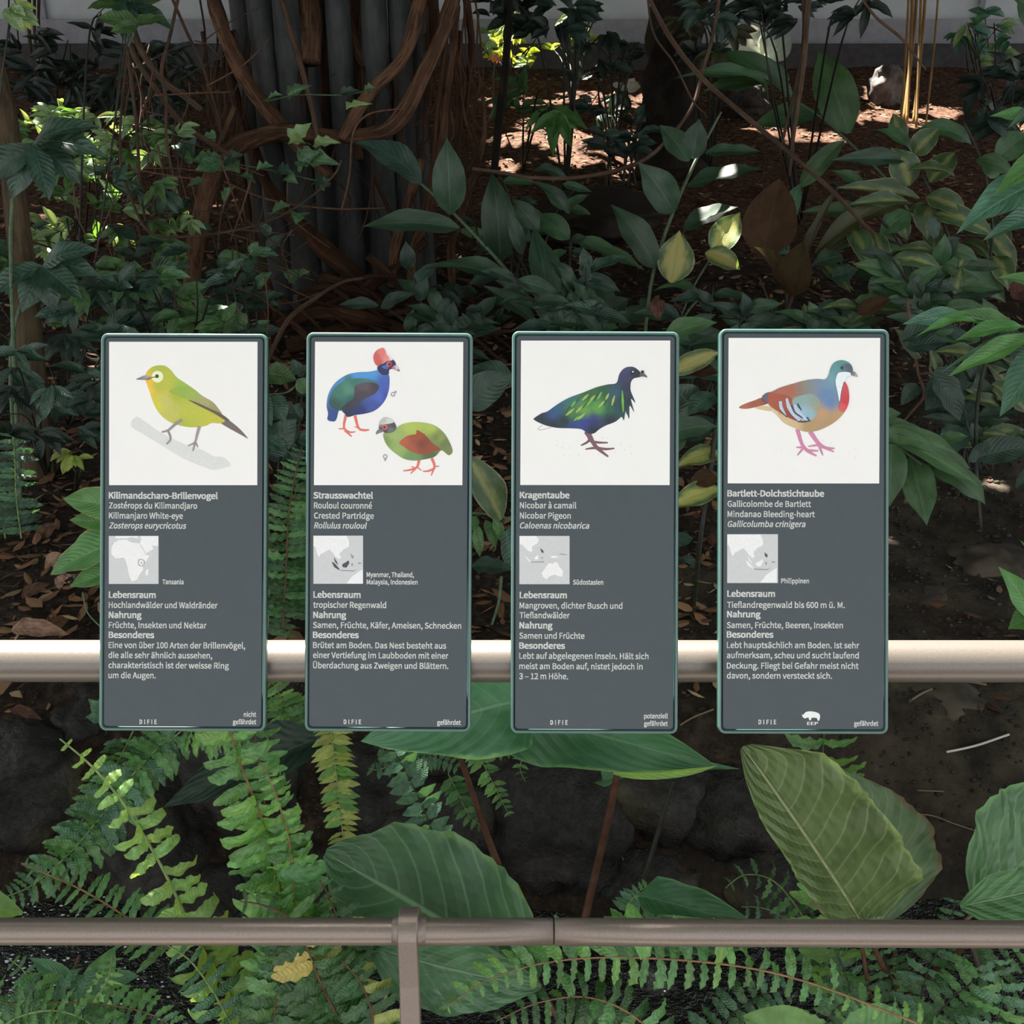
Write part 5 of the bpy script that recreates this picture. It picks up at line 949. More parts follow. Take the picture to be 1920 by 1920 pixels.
# ---------------------------------------------------------------- ferns
def fern(label, fronds, group=None, base=None):
    b = base or fronds[0][0][0]; e = empty('fern', P(b[0], b[1], b[2]), label, 'fern', group)
    for fr in fronds: frond(e, *fr)
    return e
def frond(e, path, Lpx, n, mat, opt={}):
    """path (px,py,D) from base to tip; Lpx leaflet length along it; n pairs"""
    rnd = random.Random(int(path[0][0] * 7 + path[-1][1]))
    sm = crom(path, 10); pw = [P(*q) for q in sm]
    key = opt.get('key', 'pinna'); w0 = opt.get('w', 5); wr = opt.get('wr', .30)
    mb = MB(); tube(mb, pw, [max(.35, w_) * .5 * q[2] / F for w_, q in zip(rint([w0, w0 * .8, w0 * .4], len(sm)), sm)], 6, .05)
    WL_tmp = pw[0]
    rac = mb.build('frond', opt.get('rm', STF), e)
    cum = [0]
    for a, b in zip(pw[:-1], pw[1:]): cum.append(cum[-1] + (b - a).length)
    Lw = rint(Lpx, 21); s0 = opt.get('s0', .06)
    for i in range(n):
        s = s0 + (1 - s0) * (i + .5) / n; dist = s * cum[-1]
        j = min(max(int(np.searchsorted(cum, dist)), 1), len(pw) - 1); t = (dist - cum[j - 1]) / max(1e-6, cum[j] - cum[j - 1])
        p = pw[j - 1].lerp(pw[j], t); Tn = (pw[j] - pw[j - 1]).normalized()
        Vw = (CAM - p).normalized(); N0 = opt.get('N', None)
        Nn = Vector(N0) if N0 else (Vw * .8 + Vector((0, 0, .4)) + Vector((.1, 0, 0)))
        Nn = (Nn - Tn * Nn.dot(Tn)).normalized(); S = Nn.cross(Tn)
        Dp = (p - CAM).dot(FWD)
        for sd in (-1, 1):
            if rnd.random() < opt.get('miss', .03): continue
            L_ = float(np.interp(s, np.linspace(0, 1, 21), Lw)) * Dp / F * rnd.uniform(.85, 1.1) * (opt.get('lr', (1, 1))[0 if sd < 0 else 1])
            d = (S * sd * rnd.uniform(.9, 1.1) + Tn * rnd.uniform(.1, .4) * opt.get('fwd', 1) + Vector((0, 0, -opt.get('droop', .25) * rnd.uniform(.4, 1.5))) + Nn * rnd.uniform(-.1, .25)).normalized()
            mt = mat if not isinstance(mat, (list, tuple)) else rnd.choice(mat)
            N2 = Nn + Vector((rnd.uniform(-.4, .4), rnd.uniform(-.4, .4), rnd.uniform(-.1, .5))) - Tn * .25
            leaf(rac, key, p, p + d * L_, L_ * wr * rnd.uniform(.9, 1.15), mt, N2, rnd, 'leaflet')
A = lambda pts, D0, D1=None: [(p[0], p[1], lerp(D0, D1 or D0, i / (len(pts) - 1))) for i, p in enumerate(pts)]
fern('bright green sword fern frond with curled leaflets rising at lower left', [(A([(470, 1960), (420, 1850), (385, 1790), (345, 1710), (295, 1610), (230, 1505), (170, 1435), (112, 1385)], 1.5, 1.42), [70, 74, 72, 66, 60, 50, 34, 12], 20, MFRB, {'w': 8, 'droop': .35, 'fwd': .8, 'key': 'curl', 'wr': .40})])
fern('small pale fern frond reaching left over the stream', [(A([(330, 1790), (240, 1722), (160, 1672), (90, 1640), (40, 1618)], 1.6, 1.62), [60, 58, 50, 36, 12], 17, MFR2, {'w': 5, 'rm': STFB, 'wr': .24})])
fern('tall green fern cluster rising in front below the first sign', [
 (A([(600, 1980), (560, 1820), (520, 1640), (485, 1520), (450, 1430), (425, 1350)], 1.45, 1.4), [90, 96, 90, 78, 70, 60], 26, [MFR2, MFR2, MFR], {'w': 8, 'rm': STFB, 'droop': .25, 'key': 'curl', 'wr': .34}),
 (A([(600, 1980), (550, 1760), (520, 1620), (495, 1500), (478, 1380), (470, 1340)], 1.5, 1.5), [80, 84, 74, 66, 60, 50], 26, [MFR2, MFR], {'w': 6, 'rm': STB, 'droop': .3}),
 (A([(600, 1980), (555, 1760), (548, 1620), (530, 1530), (505, 1460), (488, 1428)], 1.42, 1.38), [76, 80, 70, 56, 36, 14], 28, [MFR2, MFR], {'w': 6, 'rm': STFB, 'droop': .3, 'key': 'curl', 'wr': .3}),
 (A([(600, 1980), (600, 1850), (560, 1740), (500, 1700), (450, 1690)], 1.38, 1.35), [90, 90, 80, 60, 20], 16, [MFR3, MFR3, MFR2], {'w': 6, 'rm': STB, 'droop': .4}),
 (A([(600, 1980), (640, 1860), (640, 1760), (620, 1690), (600, 1650)], 1.42, 1.4), [90, 90, 80, 60, 20], 16, [MFR3, MFR3, MFR3, MFRY], {'w': 6, 'rm': STB, 'droop': .4})])
fern('dark fern fronds with yellowed leaflets left of the hooked post', [(A([(680, 2000), (640, 1920), (600, 1840), (575, 1775), (560, 1720)], 1.3, 1.3), [100, 100, 90, 76, 50], 14, [MFR3, MFR3, MFR3, MFYY], {'w': 7, 'rm': STB, 'droop': .3}),
 (A([(520, 2000), (515, 1900), (530, 1820), (545, 1760)], 1.35, 1.35), [80, 76, 60, 40], 16, [MFR3, MFR2], {'w': 6, 'rm': STB, 'droop': .5}), (A([(700, 2000), (700, 1920), (680, 1850), (640, 1800)], 1.28, 1.3), [90, 80, 60, 30], 10, [MFR3, MFRY, MFR3], {'w': 6, 'rm': STB, 'droop': .5})])
fern('drooping yellow green fern frond hanging below the second sign', [(A([(618, 1340), (624, 1400), (634, 1480), (642, 1560), (645, 1620)], 2.0, 1.9), [34, 42, 40, 34, 16], 26, [MFRY, MFR, MFRY], {'w': 4, 'wr': .34, 'key': 'pinnas', 'droop': .1})])
fern('small blue green fern fronds against the dark rock below sign two', [(A([(835, 1640), (820, 1590), (800, 1530), (770, 1465), (738, 1405)], 1.95, 1.95), [24, 40, 44, 44, 36], 11, MFR4, {'w': 4, 'wr': .5, 'key': 'pinnas', 'rm': STD, 'droop': .1}),
 (A([(700, 1400), (760, 1415), (820, 1420), (860, 1440)], 2.0, 2.0), [30, 36, 30, 14], 14, MFR4, {'w': 2.5, 'wr': .45, 'key': 'pinnas', 'rm': STD}), (A([(790, 1390), (720, 1440), (690, 1440)], 2.0, 2.0), [30, 26, 14], 7, MFR4, {'w': 2.5, 'wr': .5, 'key': 'pinnas'}),
 (A([(840, 1450), (860, 1490), (880, 1530), (905, 1550)], 2.02, 2.0), [30, 32, 26, 12], 9, [MFR3, MFR2], {'w': 2.5, 'wr': .45, 'key': 'pinnas'})])
fern('thin trailing fern frond hanging between second and third signs below', [(A([(880, 1380), (905, 1430), (930, 1480), (955, 1530)], 2.0, 1.95), [30, 32, 26, 10], 13, [MFR2, MFR], {'w': 2.5, 'wr': .42, 'key': 'pinnas'}), (A([(930, 1370), (980, 1400), (975, 1440), (985, 1465)], 2.05, 2.0), [30, 28, 20, 8], 9, [MFR3, MFR2], {'w': 2.5, 'wr': .42, 'key': 'pinnas'}), (A([(850, 1385), (900, 1395), (960, 1400), (1010, 1405)], 2.1, 2.0), [26, 28, 26, 14], 12, [MFR3, MFR2], {'w': 2.5, 'wr': .42, 'key': 'pinnas'})])
fern('long arching fern frond across the bottom right with hanging leaflets', [(A([(1810, 1990), (1740, 1930), (1640, 1888), (1540, 1850), (1440, 1822), (1340, 1806), (1240, 1798), (1150, 1795), (1060, 1800), (980, 1815), (900, 1845), (830, 1895)], 1.25, 1.32), [20, 36, 44, 56, 64, 76, 88, 92, 84, 66, 46, 18], 36, [MFR2, MFR, MFR2], {'w': 5, 'rm': STFB, 'wr': .30, 'droop': .75, 'N': (0, -.75, .65), 'lr': (1.05, .62), 'fwd': .8}),
 (A([(1300, 2060), (1240, 1960), (1180, 1900), (1100, 1870), (1010, 1880), (930, 1915)], 1.35, 1.38), [70, 80, 80, 66, 50, 20], 18, [MFR3, MFR2], {'w': 5, 'rm': STFB, 'droop': .7})])
fern('pale fern fronds filling the lower left corner', [
 (A([(520, 2050), (445, 1940), (400, 1860), (355, 1800), (305, 1768)], 1.4, 1.42), [76, 70, 60, 46, 16], 13, MFR4, {'w': 6, 'wr': .3}), (A([(-60, 1890), (60, 1880), (180, 1882), (290, 1905), (360, 1960)], 1.3, 1.3), [60, 62, 58, 46, 20], 26, [MFR2, MFR4], {'w': 4, 'rm': STFB}),
 (A([(-40, 1960), (40, 1905), (130, 1900), (230, 1960)], 1.25, 1.25), [60, 60, 50, 40], 18, [MFR3, MFR2], {'w': 5}), (A([(100, 2000), (160, 1900), (200, 1840), (210, 1790)], 1.4, 1.4), [56, 56, 44, 20], 16, [MFR2, MFR], {'w': 4}), (A([(40, 2000), (60, 1900), (50, 1830), (20, 1800)], 1.42, 1.42), [50, 50, 40, 16], 14, [MFR4, MFR2], {'w': 4}),
 (A([(460, 1960), (430, 1870), (395, 1800), (370, 1765)], 1.5, 1.5), [40, 36, 28, 12], 9, [MFR, MFRY], {'w': 4, 'rm': STB})])
fern('mid green fern frond cascading over the rocks below the first sign', [(A([(330, 1370), (260, 1440), (190, 1530), (130, 1600), (60, 1660), (0, 1685)], 1.95, 1.8), [50, 64, 66, 60, 46, 20], 30, [MFR2, MFR4], {'w': 4, 'wr': .28}), (A([(340, 1370), (290, 1420), (250, 1480), (245, 1530)], 1.95, 1.9), [46, 50, 40, 16], 18, [MFR2, MFR4], {'w': 3, 'wr': .3}), (A([(250, 1370), (210, 1450), (140, 1560), (95, 1620)], 2.0, 1.9), [40, 44, 40, 16], 22, [MFR2, MFR3], {'w': 3, 'wr': .28}),
 (A([(340, 1370), (400, 1372), (470, 1372)], 1.95, 1.9), [40, 50, 46], 14, [MFR, MFR2], {'w': 3, 'wr': .3})])
fern('upright fern frond glimpsed between first and second signs', [(A([(530, 1180), (536, 1080), (542, 960), (556, 880), (566, 838)], 2.9, 2.85), [46, 56, 56, 44, 16], 26, [MFR3, MFR2, MFR3], {'w': 5, 'rm': STB, 'wr': .26, 'droop': .1}), (A([(575, 1180), (590, 1080), (585, 960), (590, 890)], 2.95, 2.95), [56, 60, 56, 30], 22, [MFR3, MFR2], {'w': 4, 'rm': STB, 'wr': .26}), (A([(500, 1200), (505, 1120), (500, 1050), (505, 1000)], 2.9, 2.9), [50, 50, 40, 16], 18, [MFR3], {'w': 4, 'wr': .26})])
fern('small fern under the handrail between first and second signs', [(A([(560, 1395), (540, 1340), (520, 1295), (500, 1270)], 2.3, 2.3), [40, 44, 36, 20], 14, [MFR, MFR2], {'w': 3, 'wr': .3}), (A([(600, 1400), (580, 1350), (560, 1310)], 2.3, 2.3), [40, 40, 26], 12, [MFR2], {'w': 3, 'wr': .3})])
fern('bright toothed fern frond standing just below the fourth sign', [(A([(1575, 1900), (1570, 1700), (1550, 1540), (1542, 1450), (1545, 1375)], 1.75, 1.65), [76, 80, 84, 84, 70], 16, [MFR, MFR2], {'w': 4.5, 'wr': .34, 'rm': STG, 'droop': .05}), (A([(1600, 1900), (1530, 1760), (1460, 1660), (1400, 1640), (1360, 1665)], 1.8, 1.75), [60, 60, 50, 40, 14], 14, [MFR3, MFR2], {'w': 4, 'wr': .3}), (A([(1600, 1900), (1540, 1780), (1450, 1710), (1390, 1700)], 1.8, 1.75), [50, 50, 44, 20], 14, [MFR3, MFR4], {'w': 3, 'wr': .32})])
fern('dense low fern with small leaflets in the lower right corner', [(A([(1720, 2020), (1760, 1900), (1840, 1830), (1900, 1790), (1960, 1770)], 1.5, 1.5), [56, 60, 56, 44, 20], 16, [MFR3, MFR2], {'w': 4, 'rm': STD, 'wr': .36}), (A([(1720, 2020), (1720, 1920), (1740, 1820), (1780, 1740), (1790, 1680)], 1.55, 1.6), [50, 56, 50, 40, 16], 16, [MFR4, MFR3], {'w': 4, 'rm': STD, 'wr': .36}),
 (A([(1700, 2020), (1690, 1900), (1660, 1800), (1640, 1740)], 1.6, 1.6), [50, 50, 46, 30], 14, [MFR3, MFR2], {'w': 4, 'rm': STD, 'wr': .34}), (A([(1740, 2020), (1830, 1930), (1920, 1900), (1990, 1890)], 1.45, 1.45), [50, 54, 44, 20], 13, [MFR4, MFR3], {'w': 4, 'rm': STD, 'wr': .36}), (A([(1640, 2020), (1600, 1930), (1590, 1840), (1560, 1770)], 1.6, 1.6), [50, 50, 40, 20], 14, [MFR3], {'w': 4, 'rm': STD, 'wr': .34}), (A([(1880, 2020), (1870, 1930), (1880, 1860), (1860, 1790)], 1.4, 1.4), [50, 56, 50, 36], 9, [MFR4, MFR2], {'w': 3, 'rm': STD, 'wr': .36})])
fern('small curly fern tuft behind the lower rail right of centre', [(A([(1150, 1800), (1170, 1720), (1190, 1680), (1215, 1660)], 1.95, 1.95), [30, 36, 30, 14], 16, [MFR4, MFR2], {'w': 3, 'wr': .5, 'key': 'pinnas'}), (A([(1160, 1800), (1200, 1730), (1230, 1680), (1260, 1655)], 1.98, 1.98), [30, 34, 26, 12], 14, [MFR4], {'w': 3, 'wr': .5, 'key': 'pinnas'})])
fern('fern with fine fronds in shade at the left edge beside the trunk', [(A([(40, 1010), (30, 930), (28, 860), (24, 800)], 3.3, 3.3), [36, 44, 40, 26], 18, [MFR4, MSHB], {'w': 3, 'wr': .26}), (A([(10, 1010), (0, 940), (5, 880)], 3.3, 3.3), [36, 40, 30], 12, [MFR4], {'w': 3, 'wr': .26})])
fern('dark fern mass under the arching frond at bottom centre', [(A([(1300, 2080), (1330, 1960), (1400, 1880), (1480, 1850)], 1.55, 1.6), [60, 66, 56, 30], 14, [MFR3, MFR4], {'w': 4, 'rm': STD, 'wr': .34}), (A([(1180, 2080), (1170, 1980), (1120, 1920), (1060, 1900)], 1.5, 1.5), [60, 66, 56, 30], 14, [MFR3], {'w': 4, 'rm': STD, 'wr': .34}), (A([(1500, 2080), (1520, 1980), (1560, 1900), (1600, 1870)], 1.5, 1.5), [60, 60, 50, 30], 14, [MFR3, MFR2], {'w': 4, 'rm': STD, 'wr': .34})])
# small sprig at far left bottom by the second sign frame
e = empty('seedling', P(185, 1345, 2.2), 'small lobed blue green seedling left of the first sign bottom', 'plant'); leaves(e, 2.2, [(195, 1340, 165, 1310, 34), (195, 1345, 160, 1345, 34), (190, 1335, 185, 1310, 26)], 'ivy', MFR4, rnd); stem(e, [(195, 1340, 2.2), (200, 1380, gD(200, 1380))], 3, STG)

# ---------------------------------------------------------------- large leaves in the foreground
def one(name, label, cat, basepx, D, lst, stl, rnd, N=None):
    e = empty(name, P(basepx[0], basepx[1], D), label, cat)
    for (pts, wd, mt) in stl: stem(e, pts, wd, mt, 'petiole', 6, 9, .06)
    for (key, b, t_, w_, mt, NN, var) in lst: leaf(e, key, P(*b), P(*t_), w_ * (b[2] + t_[2]) / 2 / F, mt, Vector(NN) if NN else None, rnd, 'leaf', var)
    return e
one('elephant_ear_plant', 'broad green elephant ear leaf showing under second sign', 'plant', (935, 1640), 1.95, [('heart', (985, 1310, 1.80), (676, 1390, 1.6), 190, MEL, (.1, -.75, .6), 0)], [([(852, 1395, 1.78), (870, 1440, 1.85), (900, 1530, 1.92), (935, 1625, 2.0)], [8, 11, 12, 15], STR)], rnd)
one('elephant_ear_plant', 'elephant ear leaf with yellow green rim under third sign', 'plant', (1095, 1700), 1.95, [('heart', (975, 1345, 1.95), (1348, 1440, 1.66), 170, MEL, (0, -.75, .62), 1), ('strap', (1150, 1448, 1.7), (1345, 1436, 1.62), 16, leafmat('rim_yellowgreen', (110, 160, 30), (140, 190, 50), rough=.4, trans=.3), (0, -1, .2), 0)], [([(1158, 1440, 1.76), (1148, 1500, 1.8), (1125, 1600, 1.9), (1095, 1730, 2.0)], [12, 15, 14, 15], STR)], rnd)
one('elephant_ear_plant', 'pale blue green elephant ear leaf tucked behind the third sign leaf', 'plant', (1185, 1720), 2.0, [('heart', (1130, 1462, 2.0), (1388, 1442, 1.75), 62, MEL2, (0, -.55, .8), 0)], [([(1262, 1465, 1.95), (1240, 1540, 1.97), (1210, 1640, 2.0), (1185, 1725, 2.02)], [7, 9, 9, 10], STD)], rnd)
one('broadleaf_plant', 'huge glossy oval veined leaf behind the hooked post', 'plant', (960, 1850), 1.55, [('broad', (1010, 1836, 1.42), (610, 1600, 1.62), 268, MBO, (.12, -.62, .78), 0), ('broad', (700, 1775, 1.42), (1015, 1850, 1.38), 150, leafmat('broad_lower', (52, 104, 60), (74, 132, 82), vein=(110, 160, 110), K=8, slant=2.4, vstr=.35, rough=.34, trans=.12, bumpst=.6, fine=True), (0, -.8, .5), 1)], [([(1005, 1835, 1.42), (1040, 1900, 1.45), (1080, 1990, 1.5)], 9, STR)], rnd)
one('broadleaf_plant', 'big upright quilted leaf below the fourth sign', 'plant', (1690, 1860), 1.6, [('quilt', (1614, 1728, 1.50), (1392, 1400, 1.40), 268, MQU, (.10, -.92, .38), 0), ('broad', (1650, 1735, 1.60), (1562, 1440, 1.62), 275, MQP, (.2, -.8, .5), 1)], [([(1618, 1725, 1.52), (1650, 1800, 1.58), (1690, 1870, 1.66)], [9, 11, 13], STR), ([(1612, 1750, 1.56), (1625, 1830, 1.6), (1632, 1870, 1.62)], 8, STB), ([(1860, 1725, 1.5), (1780, 1800, 1.58), (1700, 1860, 1.66)], [9, 12, 14], STR), ([(1680, 1790, 1.6), (1672, 1830, 1.64), (1690, 1870, 1.68)], [10, 22, 14], STR)], rnd)
one('broadleaf_plant', 'wide ribbed green leaf at the right edge over the lower rail', 'plant', (1860, 1760), 1.5, [('broad', (1830, 1712, 1.45), (1990, 1520, 1.62), 250, MRB, (-.15, -.72, .62), 1), ('broad', (1800, 1700, 1.43), (2060, 1640, 1.42), 100, MRB, (0, -.75, .6), 0)], [([(1830, 1712, 1.45), (1812, 1725, 1.45), (1800, 1760, 1.48)], 8, STR), ([(1820, 1770, 1.5), (1850, 1850, 1.5), (1890, 1940, 1.5)], [9, 12, 14], plain('stem_darkbrown', (48, 36, 30), .6, grain=.2))], rnd)
one('broadleaf_plant', 'bluish green pointed leaf resting behind the lower rail right of centre', 'plant', (1440, 1800), 1.7, [('ovate', (1200, 1680, 1.85), (1430, 1745, 1.62), 80, MEL, (0, -.6, .8), 0), ('ovate', (1190, 1760, 1.7), (1470, 1765, 1.55), 70, MBO, (0, -.6, .8), 1)], [([(1205, 1682, 1.85), (1200, 1760, 1.9), (1210, 1850, 1.95)], 7, STD)], rnd)
one('broadleaf_plant', 'bright green leaf pair at the bottom right of centre', 'plant', (1660, 1990), 1.35, [('broad', (1540, 1975, 1.3), (1395, 1905, 1.32), 110, MFR, (0, -.7, .7), 0), ('broad', (1560, 1975, 1.3), (1690, 1900, 1.35), 100, MFR2, (0, -.7, .7), 1)], [([(1550, 1975, 1.3), (1560, 2040, 1.35)], 8, STG)], rnd)
one('broadleaf_plant', 'large dark bluish leaf in the shade below the first sign', 'plant', (600, 1390), 2.2, [('ovate', (615, 1378, 2.15), (305, 1515, 1.9), 96, MDK, (0, -.6, .8), 0), ('ovate', (500, 1380, 2.2), (600, 1392, 2.2), 60, MDK, (0, -.6, .8), 1)], [([(612, 1380, 2.15), (640, 1500, 2.15)], 7, STD)], rnd)
one('broadleaf_plant', 'bright green leaf tip entering at the lower left edge', 'plant', (-120, 1760), 1.25, [('ovate', (-130, 1690, 1.25), (46, 1712, 1.2), 96, MFR, (0, -.6, .8), 0), ('strap', (-20, 1610, 1.5), (-5, 1700, 1.5), 20, MFR, None, 0)], [([(-130, 1690, 1.25), (-160, 1900, 1.3)], 8, STG)], rnd)
one('broadleaf_plant', 'slim pointed green leaves low at the left under the lower rail', 'plant', (150, 1960), 1.5, [('lance', (145, 1850, 1.5), (55, 1795, 1.5), 34, MEL, None, 0), ('lance', (130, 1835, 1.52), (85, 1818, 1.5), 24, MEL, None, 1), ('lance', (205, 1850, 1.5), (262, 1830, 1.48), 34, MEL, None, 1), ('ovate', (160, 1890, 1.45), (215, 1775, 1.5), 60, MFR2, None, 0), ('ovate', (380, 1330, 2.3), (340, 1400, 2.2), 40, MDK, None, 0)], [([(100, 1890, 1.45), (125, 1850, 1.5), (150, 1790, 1.52)], 6, STR)], rnd)

# ---------------------------------------------------------------- rocks
m, t, N, L, B = nt('rock_dark'); M['rock'] = m
tc = N.new('ShaderNodeTexCoord').outputs['Object']
n1 = noisen(N, L, 5, 6, .7, tc); n2 = noisen(N, L, 34, 5, .7, tc); n3 = noisen(N, L, 2.2, 3, .5, tc)
c = ramp(N, L, n1, [(.3, (14, 13, 12)), (.52, (32, 29, 27)), (.7, (62, 56, 50))])
c = mixc(N, L, mrange(N, L, n3, .56, .68), c, lin((72, 66, 44)))
L.new(c, B.inputs['Base Color']); L.new(mrange(N, L, n2, .3, .7, .45, .95), B.inputs['Roughness'])
bump(N, L, B, mth(N, L, 'ADD', n1, mth(N, L, 'MULTIPLY', n2, .35)), 1.0, .03)
import bmesh
def rock(label, px, py, D, wpx, hpx, seed, name='rock', mat=None, cat='rock', group=None, sharp=.5):
    bm = bmesh.new(); bmesh.ops.create_icosphere(bm, subdivisions=4, radius=1)
    rx, rz = wpx * .5 * D / F, hpx * .5 * D / F; ry = (rx + rz) * .5
    for v in bm.verts:
        p = v.co.copy(); k = 1 + sharp * .6 * mn.noise(p * 1.1 + Vector((seed, 0, 0))) + .22 * mn.noise(p * 2.6 + Vector((0, seed, 0))) + .09 * mn.noise(p * 6 + Vector((seed, seed, 0))) + .03 * mn.noise(p * 14)
        q = p * k; v.co = (q.x * rx, q.y * ry, q.z * rz)
    me = bpy.data.meshes.new(name); bm.to_mesh(me); bm.free(); me.polygons.foreach_set('use_smooth', [True] * len(me.polygons)); me.materials.append(mat or M['rock'])
    o = bpy.data.objects.new(name, me); COL.objects.link(o); o.location = P(px, py, D); o.rotation_euler = (0, 0, seed)
    return tag(o, label, cat, group)
for i, (x, y, w_, h_, lb) in enumerate([
 (70, 1460, 300, 220, 'large dark boulder on the bank at the left below the first sign'), (60, 1420, 120, 160, 'grey rounded stone at the left edge under the handrail'), (290, 1560, 330, 220, 'black rock behind the bright curled fern frond'), (350, 1690, 260, 180, 'dark grey stone between curled fern and tall fern cluster'),
 (470, 1470, 240, 220, 'dark rock behind the tall fern cluster'), (700, 1500, 220, 200, 'shaded rock behind the yellow green hanging frond'), (860, 1560, 260, 260, 'dark rock behind the elephant ear stalks'), (1040, 1520, 300, 260, 'large mossy dark boulder under the third sign'), (1200, 1470, 240, 180, 'brownish rock under the pale elephant ear'), (1340, 1520, 260, 190, 'grey brown boulder left of the quilted leaf'),
 (1240, 1640, 260, 120, 'low wet rock behind the lower rail at centre'), (560, 1620, 260, 160, 'black rock low behind the tall ferns'), (170, 1330, 180, 90, 'dark stone under the handrail left of the first sign'), (1420, 1640, 260, 160, 'dark stone behind the base of the quilted leaf'),
 (240, 1900, 220, 120, 'wet black stone at the stream edge bottom left'), (900, 1960, 200, 130, 'dark stone at the bottom beside the arching frond'), (640, 1960, 160, 110, 'grey stone at the foot of the hooked post')]):
    rock(lb, x, y, gD(x, y) + .06, w_, h_, i * 3.7 + 1)
M['stoneg'] = plain('stone_grey', (98, 92, 88), .85, grain=.45, gscale=9, bumpy=.8)  # the standing stone's own grey
rock('grey standing stone block beside the bamboo canes at upper right', 1662, 168, gD(1662, 195), 62, 84, 5.2, 'standing_stone', M['stoneg'], sharp=.2)
M['stoneb'] = plain('stone_earthy_brown', (66, 58, 49), .9, grain=.5, gscale=7, bumpy=.9)
for i, (x, y, w_, h_, lb) in enumerate([(1740, 1130, 200, 60, 'low flat brown stone slab right of the fourth sign'), (1860, 1075, 180, 100, 'smooth brown boulder at the right edge above the handrail'), (1750, 1305, 220, 70, 'lighter brown earthy stone under the handrail at right'), (1700, 1240, 150, 50, 'small flat stone just above the handrail at right')]):
    rock(lb, x, y, gD(x, y) + .07, w_, h_, i * 2.3 + .7, 'stone', M['stoneb'], sharp=.3)
rock('dark rounded stone on the sunlit soil above the third gap', 1395, 190, gD(1395, 225), 90, 70, 9.1)
rock('dark log like stone across the soil behind the ginger canes', 1120, 400, gD(1120, 430), 420, 80, 4.4, 'log', BKD, 'log', sharp=.15)

# ---------------------------------------------------------------- litter
m, t, N, L, B = nt('litter'); M['litter'] = m
gi = N.new('ShaderNodeNewGeometry')
L.new(ramp(N, L, gi.outputs['Random Per Island'], [(0, (58, 40, 30)), (.35, (104, 74, 54)), (.6, (140, 108, 82)), (.8, (84, 52, 36)), (1, (182, 154, 124))]), B.inputs['Base Color']); B.inputs['Roughness'].default_value = .8; B.inputs['Specular IOR Level'].default_value = .25
mb = MB(); rnd = random.Random(99)
def litleaf(mb, x, y, L_, rnd):
    z = terr(x, y) + rnd.uniform(.004, .02); a = rnd.uniform(0, 6.283); ux = Vector((math.cos(a), math.sin(a), rnd.uniform(-.35, .35))).normalized(); uy = ux.cross(Vector((rnd.uniform(-.6, .6), rnd.uniform(-.6, .6), 1))).normalized(); uz = uy.cross(ux) * -1
    c = Vector((x, y, z)); W = L_ * rnd.uniform(.18, .5); k = rnd.uniform(.05, .3) * W
    mb.add([c - ux * L_ / 2, c - ux * L_ * .15 + uy * W / 2 + uz * k, c + ux * L_ * .2 + uy * W * .42 + uz * k * 1.3, c + ux * L_ / 2 + uz * k, c + ux * L_ * .2 - uy * W * .42 + uz * k, c - ux * L_ * .15 - uy * W / 2 + uz * k * .7, c],
           [(0, 6, 1), (1, 6, 2), (2, 6, 3), (3, 6, 4), (4, 6, 5), (5, 6, 0)])
for i in range(34000):
    y = 2.35 + (rnd.random() ** .9) * 10; x = rnd.uniform(-.62, .62) * (y + 1.5)
    if y < 4.6 and x > .9 and rnd.random() < .93: continue
    dens = mn.noise(Vector((x * .8, y * .8, 9)))
    if dens < rnd.uniform(-.9, .1): continue
    litleaf(mb, x, y, rnd.uniform(.02, .09), rnd)
tag(mb.build('leaf_litter', M['litter'], origin=(0, 5, 0), smooth=False), 'brown fallen leaf litter scattered over the soil of the bed', 'leaf litter', kind='stuff')
# clods and pebbles on the dark soil
mb = MB(); bmp = bmesh.new(); bmesh.ops.create_icosphere(bmp, subdivisions=1, radius=1); pv = [v.co.copy() for v in bmp.verts]; pf = [tuple(v.index for v in f.verts) for f in bmp.faces]; bmp.free()
for i in range(9000):
    px, py = rnd.uniform(-150, 2080), rnd.uniform(980, 1760)
    d = FWD + RT * ((px - 960) / F) + UPV * ((960 - py) / F); y = rnd.uniform(2.0, 5.0); x = (px - 960) / F * y * 1.15
    r = rnd.uniform(.002, .008) * (1.4 if y > 3 else 1); c = Vector((x, y, terr(x, y) + r * .3)); s1, s2 = rnd.uniform(.7, 1.3), rnd.uniform(.6, 1)
    mb.add([c + Vector((p.x * r * s1 * rnd.uniform(.5, 1.4), p.y * r * rnd.uniform(.6, 1.3), p.z * r * s2 * rnd.uniform(.5, 1.3))) for p in pv], pf)
tag(mb.build('soil_clods', M['rock'], origin=(0, 3, 0), smooth=True), 'dark crumbly clods and pebbles on the bare soil', 'pebbles', kind='stuff')
